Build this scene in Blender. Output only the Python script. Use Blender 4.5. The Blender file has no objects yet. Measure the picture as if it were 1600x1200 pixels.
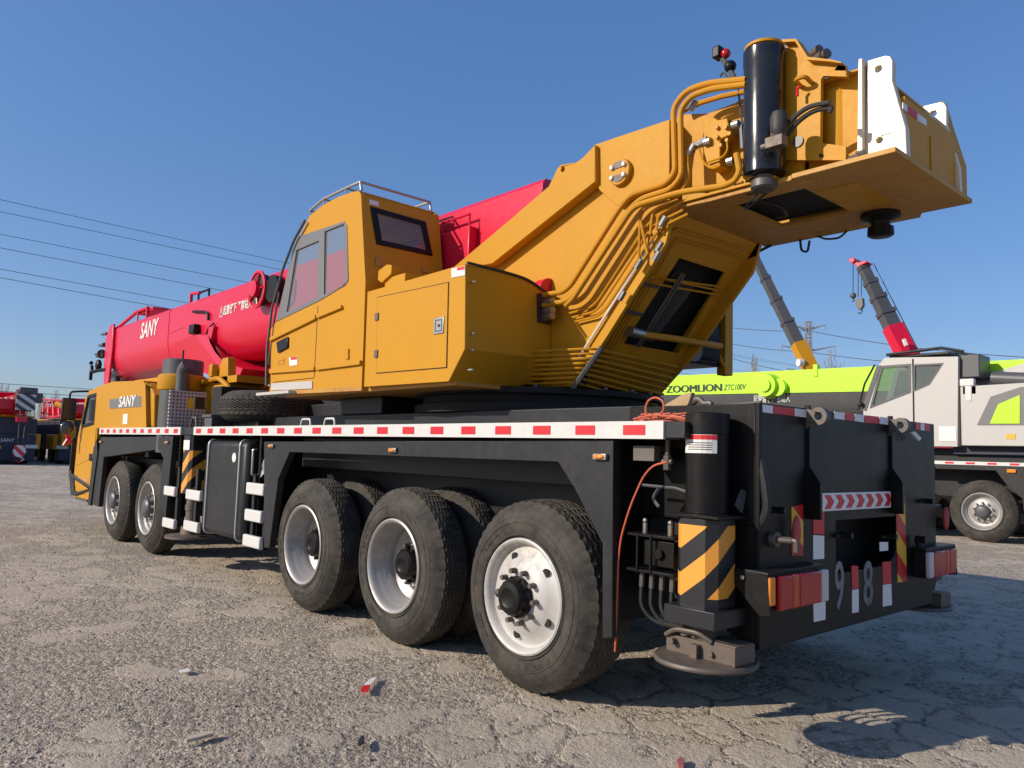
import bpy, bmesh, math, random
import numpy as np
from mathutils import Vector, Matrix
from mathutils.geometry import tessellate_polygon
random.seed(4)
S = bpy.context.scene
COL = S.collection
R = math.radians

# ---------------------------------------------------------------- camera, sky, sun, exposure
cd = bpy.data.cameras.new("camera"); cam = bpy.data.objects.new("camera", cd); COL.objects.link(cam)
cd.sensor_width = 36.0; cd.sensor_fit = 'HORIZONTAL'; cd.lens = 36.0*1207.24/1600.0
cd.clip_start = 0.05; cd.clip_end = 6000.0
cr = Vector((0.6663, 0.7451, 0.0303)); cu_ = Vector((0.0459, -0.0816, 0.9956)); cf = Vector((-0.7443, 0.6620, 0.0886))
cam.matrix_world = Matrix(((cr.x, cu_.x, -cf.x, 3.2112), (cr.y, cu_.y, -cf.y, -2.9342), (cr.z, cu_.z, -cf.z, 1.3206), (0, 0, 0, 1)))
S.camera = cam
SUN = Vector((-0.36, -0.80, 0.44)).normalized()
elev = math.asin(SUN.z); rotz = math.atan2(SUN.x, SUN.y)
W = bpy.data.worlds.new("World"); S.world = W; W.use_nodes = True
wn = W.node_tree.nodes; bg = wn["Background"]
sky = wn.new("ShaderNodeTexSky"); sky.sky_type = 'NISHITA'; sky.sun_disc = False
sky.sun_elevation = elev; sky.sun_rotation = rotz; sky.altitude = 50; sky.air_density = 1.0; sky.dust_density = 1.0; sky.ozone_density = 2.0
gmn = wn.new("ShaderNodeGamma"); gmn.inputs[1].default_value = 0.6
hsn = wn.new("ShaderNodeHueSaturation"); hsn.inputs["Saturation"].default_value = 1.5
tin = wn.new("ShaderNodeMix"); tin.data_type = 'RGBA'; tin.blend_type = 'MULTIPLY'; tin.inputs[0].default_value = 1.0; tin.inputs[7].default_value = (1.14, 1.31, 1.72, 1)
lk = W.node_tree.links.new
lk(sky.outputs[0], gmn.inputs[0]); lk(gmn.outputs[0], hsn.inputs["Color"]); lk(hsn.outputs[0], tin.inputs[6]); lk(tin.outputs[2], bg.inputs[0]); bg.inputs[1].default_value = 0.15
sl = bpy.data.lights.new("sun", 'SUN'); sl.energy = 4.6; sl.angle = R(0.5); sl.color = (1.0, 0.90, 0.76)
so = bpy.data.objects.new("sun", sl); COL.objects.link(so); so.location = (-20, -40, 25)
so.rotation_euler = (-SUN).to_track_quat('-Z', 'Y').to_euler()
S.view_settings.view_transform = 'Standard'; S.view_settings.look = 'None'; S.view_settings.exposure = 0.0; S.view_settings.gamma = 1.0
S.cycles.max_bounces = 6; S.cycles.transparent_max_bounces = 12

# ---------------------------------------------------------------- materials
def N(nt, t, **kw):
    n = nt.nodes.new(t)
    for k, v in kw.items(): setattr(n, k, v)
    return n
def newmat(name):
    m = bpy.data.materials.new(name); m.use_nodes = True
    return m, m.node_tree, m.node_tree.nodes["Principled BSDF"]
def mixc(nt, fac, a, b):
    n = N(nt, "ShaderNodeMix", data_type='RGBA')
    if isinstance(fac, (int, float)): n.inputs[0].default_value = fac
    else: nt.links.new(fac, n.inputs[0])
    for s, i in ((a, 6), (b, 7)):
        if isinstance(s, tuple): n.inputs[i].default_value = (*s, 1) if len(s) == 3 else s
        else: nt.links.new(s, n.inputs[i])
    return n.outputs[2]
def math_(nt, op, a, b=None, c=None):
    n = N(nt, "ShaderNodeMath", operation=op)
    for i, s in enumerate((a, b, c)):
        if s is None: continue
        if isinstance(s, (int, float)): n.inputs[i].default_value = s
        else: nt.links.new(s, n.inputs[i])
    return n.outputs[0]
def noise(nt, scale, detail=4, rough=0.55, vec=None):
    n = N(nt, "ShaderNodeTexNoise"); n.inputs["Scale"].default_value = scale; n.inputs["Detail"].default_value = detail; n.inputs["Roughness"].default_value = rough
    if vec is None:
        g = N(nt, "ShaderNodeTexCoord"); vec = g.outputs["Object"]
    nt.links.new(vec, n.inputs["Vector"]); return n.outputs["Fac"]
def ramp(nt, fac, lo, hi):
    n = N(nt, "ShaderNodeMapRange"); n.inputs[1].default_value = lo; n.inputs[2].default_value = hi; n.clamp = True
    nt.links.new(fac, n.inputs[0]); return n.outputs[0]
def bump(nt, b, h, strength, dist):
    n = N(nt, "ShaderNodeBump"); n.inputs["Strength"].default_value = strength; n.inputs["Distance"].default_value = dist
    nt.links.new(h, n.inputs["Height"]); nt.links.new(n.outputs[0], b.inputs["Normal"])
def paint(name, col, rough=0.35, dust=0.25, dustcol=(0.23, 0.19, 0.14), metal=0.0, spec=0.5, scratch=0.0, bmp=0.08, streak=0.0):
    m, nt, b = newmat(name)
    n1 = noise(nt, 1.7, 6, 0.65); n2 = noise(nt, 23, 5, 0.7)
    f = math_(nt, 'MULTIPLY', ramp(nt, n1, 0.40, 0.75), ramp(nt, n2, 0.30, 0.75))
    f = math_(nt, 'MULTIPLY', f, dust*1.6)
    f = math_(nt, 'ADD', f, math_(nt, 'MULTIPLY', ramp(nt, n2, 0.60, 0.72), dust*0.25))
    c = mixc(nt, f, col, dustcol)
    if scratch:
        n3 = noise(nt, 60, 3, 0.8); c = mixc(nt, math_(nt, 'MULTIPLY', ramp(nt, n3, 0.68, 0.72), scratch), c, (0.35, 0.30, 0.25))
    if streak:
        g = N(nt, "ShaderNodeTexCoord"); mp = N(nt, "ShaderNodeMapping"); mp.inputs["Scale"].default_value = (14, 14, 0.7)
        nt.links.new(g.outputs["Object"], mp.inputs[0]); n4 = noise(nt, 1.0, 5, 0.6, mp.outputs[0])
        c = mixc(nt, math_(nt, 'MULTIPLY', ramp(nt, n4, 0.55, 0.8), streak), c, dustcol)
    nt.links.new(c, b.inputs["Base Color"])
    r = math_(nt, 'ADD', rough-0.06, math_(nt, 'MULTIPLY', n2, 0.16)); r = math_(nt, 'ADD', r, math_(nt, 'MULTIPLY', f, 0.35))
    nt.links.new(r, b.inputs["Roughness"]); b.inputs["Metallic"].default_value = metal; b.inputs["Specular IOR Level"].default_value = spec
    if bmp: bump(nt, b, noise(nt, 5, 3, 0.5), bmp, 0.02)
    return m
YEL = paint("yellow_paint", (0.555, 0.258, 0.009), 0.48, 0.24, (0.36, 0.20, 0.05), spec=0.22, streak=0.20)
YELP = paint("yellow_pipe_paint", (0.55, 0.245, 0.005), 0.45, 0.3, (0.26, 0.13, 0.04), spec=0.3)
RED = paint("red_paint", (0.66, 0.006, 0.040), 0.30, 0.08, (0.55, 0.05, 0.09), streak=0.10)
BLK = paint("black_chassis_paint", (0.013, 0.014, 0.016), 0.42, 0.16, (0.11, 0.095, 0.08), scratch=0.10, streak=0.10, spec=0.4)
BLK2 = paint("black_satin_paint", (0.0085, 0.008, 0.0075), 0.38, 0.14, (0.07, 0.06, 0.05), streak=0.25, scratch=0.16, spec=0.2)
GLOSSB = paint("gloss_black_tube", (0.012, 0.013, 0.018), 0.16, 0.05, bmp=0.02)
DARK = paint("dark_grime_and_shade", (0.010, 0.010, 0.010), 0.8, 0.3, (0.05, 0.04, 0.03))  # near-black for grimy parts, also for shade painted behind the belly opening
WHT = paint("white_paint", (0.64, 0.63, 0.60), 0.45, 0.25, (0.35, 0.31, 0.25), streak=0.15)
SILV = paint("silver_rim_paint", (0.40, 0.385, 0.37), 0.42, 0.6, (0.22, 0.19, 0.15), metal=0.4, scratch=0.12)
STEEL = paint("bright_steel", (0.42, 0.41, 0.40), 0.35, 0.4, (0.25, 0.2, 0.15), metal=0.9)
DSTEEL = paint("worn_steel", (0.12, 0.112, 0.105), 0.5, 0.8, (0.22, 0.13, 0.07), metal=0.5, bmp=0.3)
RUSTP = paint("worn_yellow_primer", (0.50, 0.25, 0.04), 0.55, 0.75, (0.28, 0.125, 0.045), bmp=0.3, scratch=0.25)
LUGM = paint("glare_white_lug", (0.72, 0.63, 0.46), 0.22, 0.45, (0.50, 0.33, 0.13))  # sun glare put into the whitish base; second colour is brownish wear
GREY = paint("grey_perforated", (0.40, 0.37, 0.38), 0.5, 0.3)
LGREY = paint("pale_grey_paint", (0.50, 0.475, 0.44), 0.4, 0.12, (0.35, 0.31, 0.26), streak=0.1)
LIME = paint("lime_green_paint", (0.48, 0.86, 0.02), 0.35, 0.06, (0.5, 0.6, 0.15))
DGREY = paint("dark_grey_paint", (0.075, 0.075, 0.08), 0.4, 0.2)
MGREY = paint("mid_grey_paint", (0.16, 0.155, 0.155), 0.4, 0.2)
NAVY = paint("navy_paint", (0.012, 0.018, 0.040), 0.5, 0.15)
AMBER = paint("amber_lens", (0.85, 0.26, 0.02), 0.2, 0.1, bmp=0)
REDL = paint("red_lens", (0.42, 0.006, 0.012), 0.15, 0.12, bmp=0)
CLEARL = paint("clear_lens", (0.55, 0.52, 0.50), 0.2, 0.1, bmp=0)
RTAPE = paint("red_tape", (0.62, 0.008, 0.02), 0.4, 0.12, bmp=0)
WTAPE = paint("white_tape", (0.78, 0.76, 0.74), 0.4, 0.12, bmp=0)
YTAPE = paint("yellow_tape", (0.78, 0.42, 0.02), 0.4, 0.12, bmp=0)
ORNG = paint("orange_hose_rubber", (0.58, 0.105, 0.045), 0.5, 0.35, bmp=0)
WRIM = paint("worn_white_rim", (0.54, 0.52, 0.49), 0.45, 0.75, (0.25, 0.21, 0.165), metal=0.1, scratch=0.2)
RUB = paint("black_hose_rubber", (0.014, 0.014, 0.015), 0.55, 0.2)
WOODM = paint("weathered_board", (0.46, 0.31, 0.16), 0.85, 0.6, (0.20, 0.14, 0.08), bmp=0.4)
STIKR = paint("sticker_white", (0.75, 0.73, 0.68), 0.5, 0.1, bmp=0)
SPRAY = paint("faded_spray_paint", (0.24, 0.24, 0.24), 0.7, 0.8, (0.03, 0.03, 0.03), bmp=0)
SEAT = paint("seat_cloth", (0.05, 0.05, 0.055), 0.9, 0.1)
BARK = paint("haze_paled_bark", (0.33, 0.30, 0.285), 0.9, 0.3)  # grey bark made paler: distance haze put into the colour
ROPE = paint("wire_grey", (0.06, 0.06, 0.065), 0.6, 0.1, bmp=0)
PYLM = paint("galvanised_lattice", (0.28, 0.29, 0.31), 0.6, 0.2, bmp=0)

def rubber():
    m, nt, b = newmat("tyre_rubber")
    n1 = noise(nt, 6, 6, 0.7); n2 = noise(nt, 60, 4, 0.7)
    c = mixc(nt, ramp(nt, n1, 0.35, 0.72), (0.024, 0.022, 0.020), (0.085, 0.072, 0.057))
    c = mixc(nt, math_(nt, 'MULTIPLY', ramp(nt, n2, 0.55, 0.75), 0.6), c, (0.125, 0.105, 0.08))
    nt.links.new(c, b.inputs["Base Color"]); b.inputs["Roughness"].default_value = 0.78; b.inputs["Specular IOR Level"].default_value = 0.35
    bump(nt, b, n2, 0.25, 0.004); return m
TYRE = rubber()
def glass(name, tint, refl=1.0):
    m, nt, b = newmat(name); nt.nodes.remove(b)
    out = nt.nodes["Material Output"]
    t = N(nt, "ShaderNodeBsdfTransparent"); t.inputs[0].default_value = (*tint, 1)
    g = N(nt, "ShaderNodeBsdfGlossy"); g.inputs["Roughness"].default_value = 0.03
    lw = N(nt, "ShaderNodeLayerWeight"); fz = math_(nt, 'ADD', 0.04, math_(nt, 'MULTIPLY', math_(nt, 'POWER', lw.outputs["Facing"], 5.0), 0.9))
    d = N(nt, "ShaderNodeBsdfDiffuse"); d.inputs[0].default_value = (0.55, 0.56, 0.57, 1)  # pale diffuse layer stands in for bright reflections in the panes
    mx = N(nt, "ShaderNodeMixShader"); nt.links.new(math_(nt, 'MULTIPLY', fz, refl), mx.inputs[0]); nt.links.new(t.outputs[0], mx.inputs[1]); nt.links.new(g.outputs[0], mx.inputs[2])
    m2 = N(nt, "ShaderNodeMixShader"); m2.inputs[0].default_value = 0.14; nt.links.new(mx.outputs[0], m2.inputs[1]); nt.links.new(d.outputs[0], m2.inputs[2])
    nt.links.new(m2.outputs[0], out.inputs[0]); return m
GLASS = glass("cab_glass", (0.82, 0.85, 0.86))
GGLASS = glass("green_cab_glass", (0.55, 0.66, 0.60))
DGLASS = paint("dark_glass", (0.03, 0.032, 0.036), 0.12, 0.10, bmp=0)
def stripes(name, a, bcol, ax, ay, az, off=0.0, z0=-9.0, z1=9.0, duty=0.5):
    m, nt, b = newmat(name)
    g = N(nt, "ShaderNodeTexCoord"); sp = N(nt, "ShaderNodeSeparateXYZ"); nt.links.new(g.outputs["Object"], sp.inputs[0])
    v = math_(nt, 'ADD', math_(nt, 'MULTIPLY', sp.outputs[0], ax), math_(nt, 'MULTIPLY', sp.outputs[1], ay))
    v = math_(nt, 'ADD', v, math_(nt, 'MULTIPLY', sp.outputs[2], az)); v = math_(nt, 'FRACT', math_(nt, 'ADD', v, off+20))
    f = math_(nt, 'LESS_THAN', v, duty)
    f = math_(nt, 'MULTIPLY', f, math_(nt, 'GREATER_THAN', sp.outputs[2], z0)); f = math_(nt, 'MULTIPLY', f, math_(nt, 'LESS_THAN', sp.outputs[2], z1))
    w = noise(nt, 40, 5, 0.7); f2 = math_(nt, 'MULTIPLY', f, math_(nt, 'SUBTRACT', 1.0, math_(nt, 'MULTIPLY', ramp(nt, w, 0.62, 0.75), 0.5)))
    nt.links.new(mixc(nt, f2, bcol, a), b.inputs["Base Color"]); b.inputs["Roughness"].default_value = 0.42
    return m
def perforated():
    m, nt, b = newmat("perforated_shield")
    g = N(nt, "ShaderNodeTexCoord"); sp = N(nt, "ShaderNodeSeparateXYZ"); nt.links.new(g.outputs["Object"], sp.inputs[0])
    a = math_(nt, 'SUBTRACT', math_(nt, 'FRACT', math_(nt, 'MULTIPLY', sp.outputs[1], 24)), 0.5)
    c = math_(nt, 'SUBTRACT', math_(nt, 'FRACT', math_(nt, 'MULTIPLY', sp.outputs[2], 24)), 0.5)
    d = math_(nt, 'ADD', math_(nt, 'MULTIPLY', a, a), math_(nt, 'MULTIPLY', c, c)); f = math_(nt, 'LESS_THAN', d, 0.07)
    nt.links.new(mixc(nt, f, (0.42, 0.40, 0.41), (0.05, 0.04, 0.045)), b.inputs["Base Color"]); b.inputs["Roughness"].default_value = 0.5
    return m
PERF = perforated()

# ---------------------------------------------------------------- mesh helpers
def fillet(pts, r, seg=4):
    P = [Vector(p) for p in pts]
    if r <= 0 or len(P) < 3: return P
    o = [P[0]]
    for i in range(1, len(P)-1):
        a, b, c = P[i-1], P[i], P[i+1]; u = (a-b); v = (c-b); lu, lv = u.length, v.length
        if lu < 1e-6 or lv < 1e-6: continue
        u /= lu; v /= lv
        if u.dot(v) < -0.995: o.append(b); continue
        d = min(r, lu*0.45, lv*0.45)
        for k in range(seg+1):
            t = k/seg; o.append((b+u*d)*(1-t)**2 + b*2*t*(1-t) + (b+v*d)*t*t)
    o.append(P[-1]); return o
class MB:
    def __init__(s): s.v = []; s.f = []; s.m = []; s.cur = 0
    def add(s, v, f):
        n = len(s.v); s.v += [tuple(p) for p in v]; s.f += [tuple(i+n for i in q) for q in f]; s.m += [s.cur]*len(f); return s
    def mat(s, i): s.cur = i; return s
    def box(s, x0, x1, y0, y1, z0, z1):
        v = [(x, y, z) for x in (x0, x1) for y in (y0, y1) for z in (z0, z1)]
        return s.add(v, [(0, 1, 3, 2), (4, 6, 7, 5), (0, 4, 5, 1), (2, 3, 7, 6), (0, 2, 6, 4), (1, 5, 7, 3)])
    def plate(s, ax, poly, a0, a1, holes=()):
        mk = {'x': lambda p, a: (a, p[0], p[1]), 'y': lambda p, a: (p[0], a, p[1]), 'z': lambda p, a: (p[0], p[1], a)}[ax]
        loops = [list(poly)]+[list(h) for h in holes]; flat = [p for l in loops for p in l]; n = len(flat)
        if len(loops) == 1 and False: tri = []
        tri = tessellate_polygon([[Vector((p[0], p[1], 0)) for p in l] for l in loops])
        v = [mk(p, a0) for p in flat]+[mk(p, a1) for p in flat]
        f = [tuple(t) for t in tri]+[tuple(i+n for i in reversed(t)) for t in tri]
        k = 0
        for l in loops:
            m = len(l)
            for i in range(m): f.append((k+i, k+(i+1) % m, k+(i+1) % m+n, k+i+n))
            k += m
        return s.add(v, f)
    def tube(s, pts, r, n=8, fil=0.0, closed=False):
        P = fillet(pts, fil) if fil else [Vector(p) for p in pts]
        v = []; f = []; L = len(P); up = None
        for i, p in enumerate(P):
            if closed: t = P[(i+1) % L]-P[i-1]
            else: t = P[min(i+1, L-1)]-P[max(i-1, 0)]
            t.normalize()
            if up is None: up = Vector((0, 0, 1)) if abs(t.z) < 0.9 else Vector((1, 0, 0))
            a = t.cross(up)
            if a.length < 1e-4: a = t.cross(Vector((0.3, 1, 0.2)))
            a.normalize(); b = a.cross(t); up = b
            v += [p+a*(r*math.cos(2*math.pi*k/n))+b*(r*math.sin(2*math.pi*k/n)) for k in range(n)]
        for i in range(L if closed else L-1):
            j = (i+1) % L
            for k in range(n): f.append((i*n+k, i*n+(k+1) % n, j*n+(k+1) % n, j*n+k))
        if not closed: f += [tuple(range(n)), tuple((L-1)*n+k for k in reversed(range(n)))]
        return s.add(v, f)
    def lathe(s, o, axis, prof, n=32, cap=True):
        o = Vector(o); t = Vector(axis).normalized(); a = t.orthogonal().normalized(); b = t.cross(a); v = []; f = []
        for (r, h) in prof: v += [o+t*h+a*(r*math.cos(2*math.pi*k/n))+b*(r*math.sin(2*math.pi*k/n)) for k in range(n)]
        m = len(prof)
        for i in range(m-1):
            for k in range(n): f.append((i*n+k, i*n+(k+1) % n, (i+1)*n+(k+1) % n, (i+1)*n+k))
        if cap: f += [tuple(range(n)), tuple((m-1)*n+k for k in reversed(range(n)))]
        return s.add(v, f)
    def cyl(s, p0, p1, r0, r1=None, n=20):
        d = Vector(p1)-Vector(p0); return s.lathe(p0, d, [(r0, 0), (r0 if r1 is None else r1, d.length)], n)
    def ball(s, c, r, n=14, sq=(1, 1, 1)):
        c = Vector(c); v = []; f = []; m = n//2
        for i in range(m+1):
            th = math.pi*i/m
            for k in range(n): v.append(c+Vector((r*sq[0]*math.sin(th)*math.cos(2*math.pi*k/n), r*sq[1]*math.sin(th)*math.sin(2*math.pi*k/n), r*sq[2]*math.cos(th))))
        for i in range(m):
            for k in range(n): f.append((i*n+k, (i+1)*n+k, (i+1)*n+(k+1) % n, i*n+(k+1) % n))
        return s.add(v, f)
    def loft(s, secs, cap=True):
        n = len(secs[0]); v = [p for q in secs for p in q]; f = []
        for i in range(len(secs)-1):
            for k in range(n): f.append((i*n+k, i*n+(k+1) % n, (i+1)*n+(k+1) % n, (i+1)*n+k))
        if cap: f += [tuple(range(n)), tuple((len(secs)-1)*n+k for k in reversed(range(n)))]
        return s.add(v, f)
    def pieces(s, name, mats, parent=None, **kw):      # every separate piece its own object
        par = list(range(len(s.v)))
        def fd(a):
            while par[a] != a: par[a] = par[par[a]]; a = par[a]
            return a
        for f in s.f:
            r = fd(f[0])
            for i in f[1:]: par[fd(i)] = r
        g = {}
        for k, f in enumerate(s.f): g.setdefault(fd(f[0]), []).append(k)
        out = []
        for ks in g.values():
            mp = {}; q = MB()
            for k in ks:
                for i in s.f[k]:
                    if i not in mp: mp[i] = len(q.v); q.v.append(s.v[i])
                q.f.append(tuple(mp[i] for i in s.f[k])); q.m.append(s.m[k])
            out.append(q.build(name, mats, parent, **kw))
        return out
    def build(s, name, mats, parent=None, bevel=0.0, smooth=35, label=None):
        me = bpy.data.meshes.new(name); me.from_pydata(s.v, [], s.f)
        mats = mats if isinstance(mats, (list, tuple)) else [mats]
        for m in mats: me.materials.append(m)
        if len(mats) > 1: me.polygons.foreach_set('material_index', s.m)
        b = bmesh.new(); b.from_mesh(me); bmesh.ops.remove_doubles(b, verts=b.verts, dist=1e-5); bmesh.ops.recalc_face_normals(b, faces=b.faces); b.to_mesh(me); b.free()
        if smooth:
            me.shade_smooth(); me.set_sharp_from_angle(angle=R(smooth))
        o = bpy.data.objects.new(name, me); COL.objects.link(o); setparent(o, parent)
        if bevel:
            q = o.modifiers.new("bevel", 'BEVEL'); q.width = bevel; q.segments = 2; q.limit_method = 'ANGLE'; q.angle_limit = R(50)
        if label: o['label'] = label
        return o
def setparent(o, parent):
    if parent is None: return
    o.parent = parent
    if parent.type == 'EMPTY': o.matrix_parent_inverse = Matrix.Translation(-Vector(parent.location))
def thing(name, label, cat, loc, group=None):
    o = bpy.data.objects.new(name, None); o.location = loc; o.empty_display_size = 0.3; COL.objects.link(o)
    return tag(o, label, cat, group)
def tag(o, label, cat, group=None):
    o['label'] = label; o['category'] = cat
    if group: o['group'] = group
    return o
def copy_tree(o, parent=None, mat=None):
    c = o.copy(); COL.objects.link(c)
    if parent is not None: c.parent = parent
    for ch in list(o.children): copy_tree(ch, c)
    return c
def text(name, s, mat, parent, o, xd, ud, w, h, bold=0.0, shear=0.0, depth=0.003, thick=0.0):
    cu = bpy.data.curves.new(name, 'FONT'); cu.body = s; cu.size = 1; cu.extrude = 0.01; cu.offset = bold; cu.shear = shear; cu.resolution_u = 4
    t = bpy.data.objects.new(name, cu); COL.objects.link(t)
    dg = bpy.context.evaluated_depsgraph_get(); me = bpy.data.meshes.new_from_object(t.evaluated_get(dg))
    bpy.data.objects.remove(t); bpy.data.curves.remove(cu)
    co = np.empty(len(me.vertices)*3, dtype=np.float32); me.vertices.foreach_get('co', co); co = co.reshape(-1, 3)
    lo, hi = co.min(0), co.max(0); q = (co-lo)/np.maximum(hi-lo, 1e-6); xd = np.array(xd, float); ud = np.array(ud, float); nd = np.cross(xd, ud)
    q = np.array(o)+q[:, :1]*w*xd+q[:, 1:2]*h*ud+(q[:, 2:]*depth-depth*0.3)*nd
    me.vertices.foreach_set('co', q.astype(np.float32).ravel()); me.update(); me.materials.clear(); me.materials.append(mat)
    if thick:                       # heavier strokes: shifted copies of the letters, each 0.4 mm further out
        bb = bmesh.new(); bb.from_mesh(me); g0 = list(bb.verts)+list(bb.edges)+list(bb.faces)
        for k in (1, 2, 3):
            d = bmesh.ops.duplicate(bb, geom=g0); bmesh.ops.translate(bb, verts=[v for v in d['geom'] if isinstance(v, bmesh.types.BMVert)], vec=Vector(xd)*thick*k/3+Vector(nd)*0.0004*k)
        bb.to_mesh(me); bb.free()
    ob = bpy.data.objects.new(name, me); COL.objects.link(ob); setparent(ob, parent); return ob
def taped(x0, x1, y, z0, z1, n, parent, name="reflective_strip", ph=0, first=0.5, back=WHT, tz=0.22):
    # a white edge strip with red squares, facing -y
    b = MB(); b.box(x0, x1, y, y+0.03, z0, z1); b.mat(1); p = (x1-x0)/n
    for i in range(n):
        a = x0+p*(i+first)
        b.box(a, a+p*0.42, y-0.003, y+0.002, z0+(z1-z0)*tz, z1-(z1-z0)*tz)
    return b.build(name, [back, RTAPE], parent, smooth=0)

# ================================================================ the crane
CR = thing("truck_crane", "yellow and red five-axle truck crane with black chassis, seen from its rear corner", "truck crane", (-4.0, 1.325, 0.0))

# ---- chassis
b = MB()
b.box(-8.9, 0.95, 0.62, 2.03, 0.72, 1.40)
b.box(-8.85, 1.03, 0.02, 2.63, 1.405, 1.488)                        # deck
b.box(-5.0, 0.55, 0.42, 2.23, 1.488, 1.60)                          # raised deck frame
b.box(-9.9, -5.6, 0.35, 2.3, 0.75, 1.1)
for x in (-8.035, -6.62, -2.62, -1.30, 0.0):
    b.cyl((x, 0.3, 0.53), (x, 2.35, 0.53), 0.11, n=12); b.box(x-0.22, x+0.22, 1.1, 1.55, 0.35, 0.75)
b.box(-3.3, 0.66, 0.34, 0.62, 1.14, 1.40)
chassis = b.build("chassis", BLK, CR, bevel=0.006)
# skirts with wheel arches (left and right)
sk_r = [(-3.4,1.352),(-3.273,0.435),(-3.172,0.446),(-3.074,1.039),(-2.885,1.271),(0.28,1.281),(0.417,1.137),(0.609,0.882),(0.621,0.425),(0.683,0.437),(0.667,1.397)]
sk_f = [(-8.768,1.363),(-8.832,1.12),(-8.965,0.414),(-8.622,0.402),(-8.558,1.091),(-6.247,1.236),(-6.067,1.137),(-6.123,0.669),(-5.857,0.46),(-5.794,1.386)]
for y0, y1 in ((0.015, 0.075), (2.575, 2.635)):
    for sk in (sk_r, sk_f):
        s = MB(); s.plate('y', sk, y0, y1); s.build("mudguard", BLK, CR, bevel=0.004)
# inner mudguard boards behind the skirt edge
for a in ((0.60, 0.66, 0.075, 0.60, 0.50, 1.40), (-3.62, -3.58, 0.075, 0.6, 0.5, 1.4), (-5.75, -5.70, 0.075, 0.6, 0.5, 1.4)):
    s = MB(); s.box(*a); s.build("splash_board", BLK2, CR)
# edge strips
strip = taped(-5.12, 0.985, 0.0, 1.406, 1.491, 19, CR, first=0.25)
taped(-8.82, -5.52, 0.0, 1.406, 1.491, 11, CR, first=0.3)
b = MB(); b.box(0.988, 1.10, 0.01, 0.35, 1.41, 1.487); b.build("deck_edge", BLK, CR, bevel=0.004)
# amber side lamps
for p in [(-1.302,1.313),(0.593,1.314),(-3.225,1.315),(-5.951,1.317),(-8.715,1.297)]:
    q = MB(); q.box(p[0]-0.045, p[0]+0.045, -0.006, 0.014, p[1]-0.016, p[1]+0.016)
    o = q.build("marker_lamp", STEEL, CR, bevel=0.004)
    q = MB(); q.ball((p[0], -0.006, p[1]), 0.038, 12, (1, 0.35, 0.36)); q.build("lens", AMBER, o)
# deck grab handles
for xc in [(-2.69,1.533),(-2.29,1.534)]:
    q = MB(); q.tube([(xc[0]-0.09, 0.05, 1.48), (xc[0]-0.07, 0.05, 1.545), (xc[0]+0.07, 0.05, 1.545), (xc[0]+0.09, 0.05, 1.48)], 0.009, 8, 0.02)
    q.build("deck_handle", WHT, CR)
b = MB()
b.tube([(-5.55, 0.12, 1.49), (-5.52, 0.12, 1.60), (-5.40, 0.12, 1.60), (-5.37, 0.12, 1.49)], 0.014, 8, 0.03); b.pieces("deck_handle", DGREY, CR); b = MB(); b.box(-5.1, -4.9, 0.1, 0.3, 1.49, 1.60); b.box(-5.13, -4.87, 0.08, 0.32, 1.595, 1.625)
b.build("deck_bracket", DGREY, CR, bevel=0.004)

# ---- wheels
def tyre_mesh(w, name):
    Rr, nt = 0.530, 288
    prof = [(0.000, 0.300), (0.006, 0.318), (-0.004, 0.345), (-0.010, 0.385), (-0.007, 0.42), (0.008, 0.455)]   # y (out negative), radius
    half = [(0.030, 0.485), (0.052, 0.508)]
    tread = [(0.060+(w-0.12)*k/24.0, 0.531-0.010*(abs(k-12)/12)**2) for k in range(25)]
    P = prof+half+tread+[(w-y, r) for y, r in reversed(half)]+[(w-y, r) for y, r in reversed(prof)]
    i0, i1 = len(prof)+len(half), len(prof)+len(half)+25; V = []; F = []
    grooves = (5, 9, 12, 15, 19)
    for i in range(nt):
        th = 2*math.pi*i/nt; ph = i % 6; cs, sn = math.cos(th), math.sin(th)
        for k, (y, r) in enumerate(P):
            if i0 <= k < i1:
                t = k-i0; z = (0, 0, 1, 1, 1, 0)[ph] if True else 0
                for g in grooves:
                    if t == g: r -= 0.013
                y += 0.006*(z-0.5)*2 if 3 <= t <= 21 else 0
                if t <= 2 and ph in (0, 1): r -= 0.007
                if t >= 22 and ph in (3, 4): r -= 0.009
            elif k == i0-1 and ph in (0, 1): r -= 0.003; y += 0.002
            elif k == i1 and ph in (3, 4): r -= 0.006; y -= 0.003
            V.append((r*cs, y, r*sn))
    n = len(P)
    for i in range(nt):
        j = (i+1) % nt
        for k in range(n-1): F.append((i*n+k, i*n+k+1, j*n+k+1, j*n+k))
    m = MB(); m.add(V, F)
    # raised sidewall ribs and lettering blocks
    for rr in (0.335, 0.405, 0.436):
        m.tube([(rr*math.cos(2*math.pi*k/72), -0.0085 if rr < 0.42 else 0.0015, rr*math.sin(2*math.pi*k/72)) for k in range(72)], 0.0035, 6, closed=True)
    rg = random.Random(3)
    for a0 in (0.9, 2.6, 4.3, 5.7):
        for q in range(9):
            a = a0+q*0.045; 
            if rg.random() < 0.25: continue
            c, s_ = math.cos(a), math.sin(a); u, v = (c, s_), (-s_, c)
            pts = [(u[0]*ra+v[0]*tb, u[1]*ra+v[1]*tb) for ra, tb in ((0.372, -0.006), (0.372, 0.006), (0.392, 0.006), (0.392, -0.006))]
            m.plate('y', pts, -0.0125, -0.006)
    return m
def nuts(m, n, rad, y, r=0.014, l=0.03, a0=0.2):
    for k in range(n):
        a = a0+2*math.pi*k/n; m.cyl((rad*math.cos(a), y, rad*math.sin(a)), (rad*math.cos(a), y-l, rad*math.sin(a)), r, r*0.85, n=6)
def rim_flange(): return [(0.300, 0.03), (0.316, 0.012), (0.318, -0.004), (0.308, -0.010), (0.296, -0.004), (0.286, 0.012), (0.280, 0.035)]
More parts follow.
